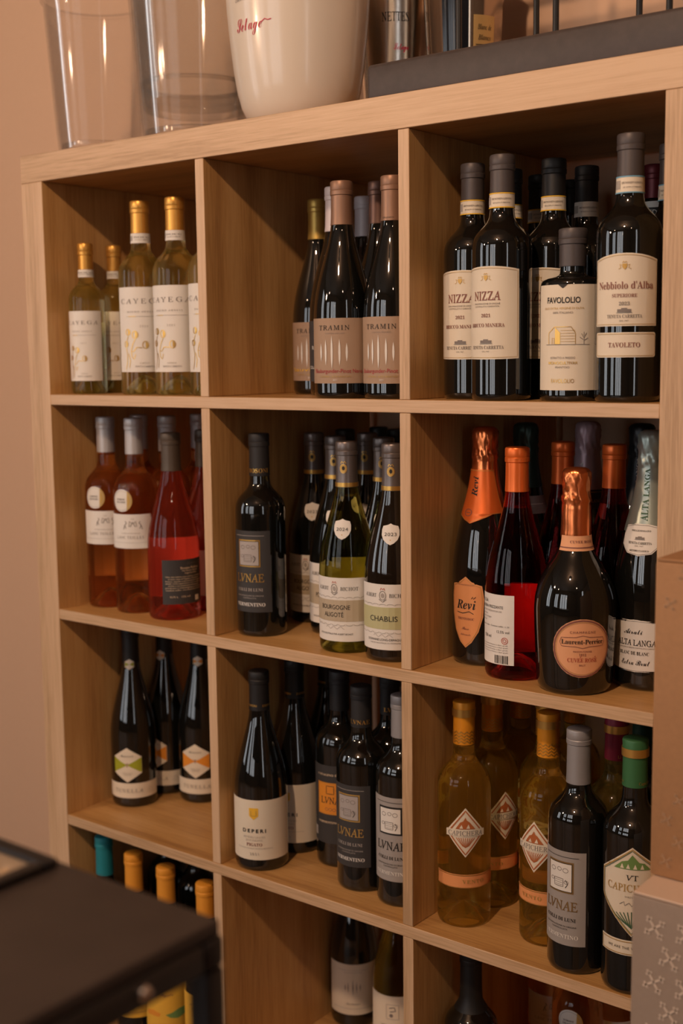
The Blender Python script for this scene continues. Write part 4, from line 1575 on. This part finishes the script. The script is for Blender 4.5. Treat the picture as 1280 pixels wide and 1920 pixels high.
def bucket_profile(rb, rt, h, th=0.003, foot=0.012, rim=0.004):
    out = [(0, 0), (0, rb * .9), (.002, rb * .97), (foot * .5, rb)]
    for k in range(1, 13):
        f = k / 12
        out.append((foot * .5 + (h - foot * .5) * f, rb + (rt - rb) * f ** 0.9))
    out += [(h + .002, rt + rim), (h + .006, rt + rim), (h + .008, rt)]
    for k in range(12, -1, -1):
        f = k / 12
        out.append((foot + (h - foot) * f, rb + (rt - rb) * f ** 0.9 - th))
    out += [(foot, 0)]
    return out


b1 = empty('ice_bucket', (.070, .108, 0.0003))
tag(b1, 'empty clear plastic ice bucket at the left end of the shelf top', 'ice bucket')
revolve('bucket_wall', bucket_profile(.066, .083, .24), CLEAR, b1, 56, flip=False)
revolve('base_ring', [(.0165, .0545), (.0165, .0615), (.021, .0615), (.021, .0545), (.0165, .0545)], SMOKE, b1, 48)
b2 = empty('ice_bucket', (.268, .128, 0.0003))
tag(b2, 'worn clear plastic ice bucket with a second one nested inside, left of the white bucket', 'ice bucket')
revolve('bucket_wall', bucket_profile(.084, .100, .25, rim=.003), SMOKE, b2, 56)
revolve('nested_bucket', [(z + .052, r) for z, r in bucket_profile(.080, .0955, .24, th=.003, rim=.002)], SMOKE, b2, 56)
revolve('base_ring', [(.0165, .066), (.0165, .078), (.022, .078), (.022, .066), (.0165, .066)], SMOKE, b2, 48)
revolve('nested_ring', [(.088, .078), (.088, .0845), (.093, .0848), (.093, .078), (.088, .078)], SMOKE, b2, 48)
fb = lambda s, z, e: ((.0875 + .0004 + z * .001 * .085 + e) * math.cos(s * .001 / .09 - .02), (.0875 + .0004 + z * .001 * .085 + e) * math.sin(s * .001 / .09 - .02), z * .001)
P = Print(b2, fb, 'worn_logo')
for k in range(5):
    P.stroke([(20 + 2 * k, 44 + 2 * math.sin(k)), (26 + k, 38 - k), (32, 36 + k * 2), (36 - k, 42 + k)], 1.6, GREYINK)
P.stroke([(18, 36), (24, 31), (33, 32)], 2.2, GREYINK)
P.done()

IVORY = pm('ivory_plastic', (0.74, 0.66, 0.56), rough=0.22, coat=0.2)
wb = empty('ice_bucket', (.480, .122, 0.0003), math.atan2(CAM.y - .122, CAM.x - .48))
tag(wb, 'glossy ivory white ice bucket with red script lettering', 'ice bucket')
wp = [(0, 0), (0, .050), (.002, .058), (.007, .067), (.016, .0755), (.030, .0825), (.050, .088), (.080, .093), (.12, .0975), (.16, .101), (.20, .1035), (.24, .105), (.245, .108), (.251, .108), (.253, .105), (.25, .102), (.20, .1005), (.12, .0945), (.05, .085), (.012, .066), (.012, 0)]
body = revolve('bucket_body', wp, IVORY, wb, 64, angle=60)


def wfold(s, z, e):
    zz = z * .001
    rr = float(np.interp(zz, [p[0] for p in wp[:12]], [p[1] for p in wp[:12]])) + .0002 + e
    a = s * .001 / .1
    return (rr * math.cos(a), rr * math.sin(a), zz)


P = Print(body, wfold)
PINKINK = pm('crimson_script_ink', (0.55, 0.02, 0.06), rough=.5)
P.text('Setage', 'C', 17, -78, 131, PINKINK, w=50, thin=-.006)
P.stroke([(-54, 129), (-48, 133), (-43, 131), (-38, 132)], 1.1, PINKINK)
P.text('CHAMPAGNE MILLESIME', 'S', 4.2, -76, 164, GREYINK, w=50)
P.done()

CHROME = pm('polished_steel', (0.86, 0.80, 0.72), rough=0.22, metal=1.0)
cb = empty('champagne_bucket', (.526, .290, 0.0003), math.atan2(CAM.y - .29, CAM.x - .526))
tag(cb, 'polished steel champagne bucket with dark red handle behind the black stand', 'ice bucket')
cbody = revolve('bucket_body', bucket_profile(.042, .055, .21, th=.002, rim=.002), CHROME, cb, 56)
cf = lambda s, z, e: ((.042 + .013 * (z / 210) ** .9 + .0004 + e) * math.cos(s * .001 / .06), (.042 + .013 * (z / 210) ** .9 + .0004 + e) * math.sin(s * .001 / .06), z * .001)
P = Print(cbody, cf)
P.text('NETTES', 'L', 13, 4, 170, INK, w=46)
P.text('Setage', 'C', 9, 14, 128, PINKINK, w=26)  # script painted on as the ivory bucket's reflection in the steel
P.done()
HANDLE = pm('dark_red_handle', (0.16, 0.025, 0.02), rough=.4)
tube('handle', [(-.012, -.048, .175), (-.012, -.062, .170), (-.012, -.067, .155), (-.012, -.062, .140), (-.012, -.046, .136)], .0065, HANDLE, cb, 10)
gb = empty('champagne_bucket', (.652, .288, 0.0003), math.atan2(CAM.y - .288, CAM.x - .652))
tag(gb, 'tall clear champagne bucket with black panel and gold label, behind the black rods', 'ice bucket')
revolve('bucket_wall', bucket_profile(.048, .060, .23, th=.002, rim=.002), pm('smoked_mirror_plastic', (0.40, 0.30, 0.22), rough=.1, metal=.85), gb, 56)
gf = lambda s, z, e: ((.048 + .012 * (z / 230) ** .9 + .0005 + e) * math.cos(s * .001 / .065), (.048 + .012 * (z / 230) ** .9 + .0005 + e) * math.sin(s * .001 / .065), z * .001)
V, F = patch_data(rect(44, 70, 225, x=-14))
link('black_panel', mesh_from('black_panel', [gf(s, z, .0003) for s, z in V], F), gb, [pm('black_gloss_panel', (.008, .009, .012), rough=.12)])
V, F = patch_data(rect(40, 96, 150, x=36))
o = link('gold_label', mesh_from('gold_label', [gf(s, z, .0006) for s, z in V], F), gb, [pm('gold_label_paper', (.55, .36, .14), rough=.4, metal=.3)])
P = Print(o, lambda s, z, e: gf(s, z, e + .0007))
P.text('Blanc de', 'I', 7, 36, 134, INK, w=26); P.text('Blancs', 'I', 7, 36, 120, INK, w=24); P.line(20, 52, 110, 1, INK); P.done()

TRAY = pm('dark_umber_wood', (0.060, 0.045, 0.040), rough=0.5, bump=.15, bscale=90, vary=.12)
st = empty('bottle_stand', (1.02, .125, 0.0003))
tag(st, 'low dark brown stand with thin black upright rods on the shelf top', 'stand')
box('base', -.345, .345, -.105, .105, 0, .046, TRAY, st, .006, 3)
ROD = pm('black_steel_rod', (.012, .011, .011), rough=.4)
for x, y in ((-.237, -.055), (-.147, -.02), (-.096, -.065), (.0, -.045), (.045, -.065), (.17, -.05)):
    tube('rod', [(x, y, .0462), (x, y, .30)], .0038, ROD, st, 10)
for y in (-.065, .02):
    tube('cross_bar', [(-.30, y, .302), (.30, y, .302)], .0038, ROD, st, 10)

# ------------------------------------------------------------------ cartons at the right


def cross_motif(cx, cz, k, rot):
    """a starburst of crossed sticks with barbed ends"""
    out = []
    for q in range(2):
        a = rot + q * math.pi / 2
        d = (math.cos(a), math.sin(a))
        n = (-d[1], d[0])
        out.append([(cx - d[0] * k, cz - d[1] * k), (cx + d[0] * k, cz + d[1] * k)])
        for s in (-1, 1):
            for f in (.72,):
                px, pz = cx + s * d[0] * k * f, cz + s * d[1] * k * f
                out.append([(px + n[0] * k * .26, pz + n[1] * k * .26), (px - n[0] * k * .26, pz - n[1] * k * .26)])
    return out


KRAFT = pm('kraft_cardboard', (0.37, 0.195, 0.09), rough=.7, bump=.06, bscale=160, vary=.05)
KRAFTP = pm('pale_kraft_print', (0.50, 0.31, 0.18), rough=.7)
TAUPE = pm('taupe_cardboard', (0.30, 0.235, 0.19), rough=.6, bump=.04, bscale=160, vary=.03)
TAUPEL = pm('pale_carton_edge', (0.66, 0.50, 0.39), rough=.6)
TAUPEP = pm('white_carton_print', (0.70, 0.58, 0.48), rough=.6)


def carton(name, label, x0, x1, y0, y1, z0, z1, mat, inkm, motifs, lid=None):
    root = empty(name, ((x0 + x1) / 2, (y0 + y1) / 2, z0))
    tag(root, label, 'box')
    dx, dy, h = (x1 - x0) / 2, (y1 - y0) / 2, z1 - z0
    b = box('carton_body', -dx, dx, -dy, dy, 0, h, mat, root, .003, 2)
    for s, side in ((-1, 'flap'), (1, 'flap')):
        ya, yb = (-dy + .001, -.0006) if s < 0 else (.0006, dy - .001)
        box('flap', -dx + .001, dx - .001, ya, yb, h + .0002, h + .0028, lid or mat, root, .0008, 1)
    P = Print(b, lambda s, z, e: (-dx + s * .001, -dy - .0002 - e, z * .001))
    for cx, cz, k, rot in motifs:
        for seg in cross_motif(cx, cz, k, rot):
            P.stroke(seg, k * .17, inkm, step=100)
    P.done()
    return root


rng = random.Random(11)
mo = []
for j in range(12):
    for i in range(6):
        mo.append((24 + i * 31 + (j % 2) * 15.5, 640 - 24 - j * 27.0, 12.5, math.radians(38 + rng.uniform(-8, 8))))
carton('wine_carton', 'taupe carton printed with white crossed motifs, lower of the stacked boxes', 1.1775, 1.50, -.245, -.012, FLOOR + .0002, -.8325, TAUPE, TAUPEP, mo, TAUPEL)
mo = []
for j in range(4):
    for i in range(6):
        mo.append((17 + i * 25 + (j % 2) * 12, 18 + j * 21, 7.5, math.radians(45 + rng.uniform(-20, 20))))
for i in range(6):
    mo.append((30 + i * 25 + 4 * (i % 2), 300 - 8 * (i % 2), 7.5, math.radians(45 + rng.uniform(-20, 20))))
    mo.append((16 + i * 25 + 4 * (i % 2), 272 - 8 * (i % 2), 7.5, math.radians(30 + rng.uniform(-20, 20))))
carton('wine_carton', 'plain kraft brown carton with faint pale motifs, upper of the stacked boxes', 1.175, 1.49, -.20, -.014, -.8293, -.518, KRAFT, KRAFTP, mo)

# ------------------------------------------------------------------ black display table in the foreground
BLK = pm('satin_black_metal', (0.014, 0.012, 0.012), rough=.42)
TOPM = pm('black_brown_laminate', (0.042, 0.031, 0.027), rough=.5, vary=.1, bscale=30)
tb = empty('display_table', (.766, -1.0, FLOOR + .0002))
tag(tb, 'black metal display table with a dark top, blurred in the foreground', 'table')
hz = -.6665 - FLOOR
x0, x1, y0, y1 = -.36, .381, -.21, .229
box('tabletop', x0 + .002, x1 - .002, y0 + .002, y1 - .002, hz - .010, hz, TOPM, tb, .002)
for c, d in ((y0, y0 + .017), (y1 - .017, y1)):
    box('frame_rail', x0, x1, c, d, hz - .030, hz - .0102, BLK, tb, .003)
for a, b in ((x0, x0 + .017), (x1 - .017, x1)):
    box('frame_rail', a, b, y0 + .0175, y1 - .0175, hz - .030, hz - .0102, BLK, tb, .003)
for a in (x0, x1 - .017):
    for c in (y0, y1 - .017):
        box('leg', a, a + .017, c, c + .017, 0, hz - .0305, BLK, tb, .003)
sc_ = revolve('screw_cap', [(-.003, 0), (-.003, .0040), (.0, .0050), (.002, .0038), (.0026, 0)], pm('bright_screw', (.7, .66, .64), rough=.25, metal=1), tb, 20)
sc_.rotation_euler = (0, math.pi / 2, 0)
sc_.location = (x1 + .001, y1 - .068, hz - .020)
GLZ = pm('case_glass', (.42, .34, .26), rough=.06, spec=.8)
xe = .2356
box('lid_frame', x0 + .02, xe, y1 - .022, y1 - .010, hz + .0002, hz + .007, BLK, tb, .002)
box('lid_frame', xe - .010, xe, y1 - .23, y1 - .0222, hz + .0002, hz + .007, BLK, tb, .002)
box('glass_panel', x0 + .02, xe - .0102, y1 - .23, y1 - .0222, hz + .0002, hz + .003, GLZ, tb, .0008)

if TEXT_OB is not None:
    _c = TEXT_OB.data
    bpy.data.objects.remove(TEXT_OB)
    bpy.data.curves.remove(_c)
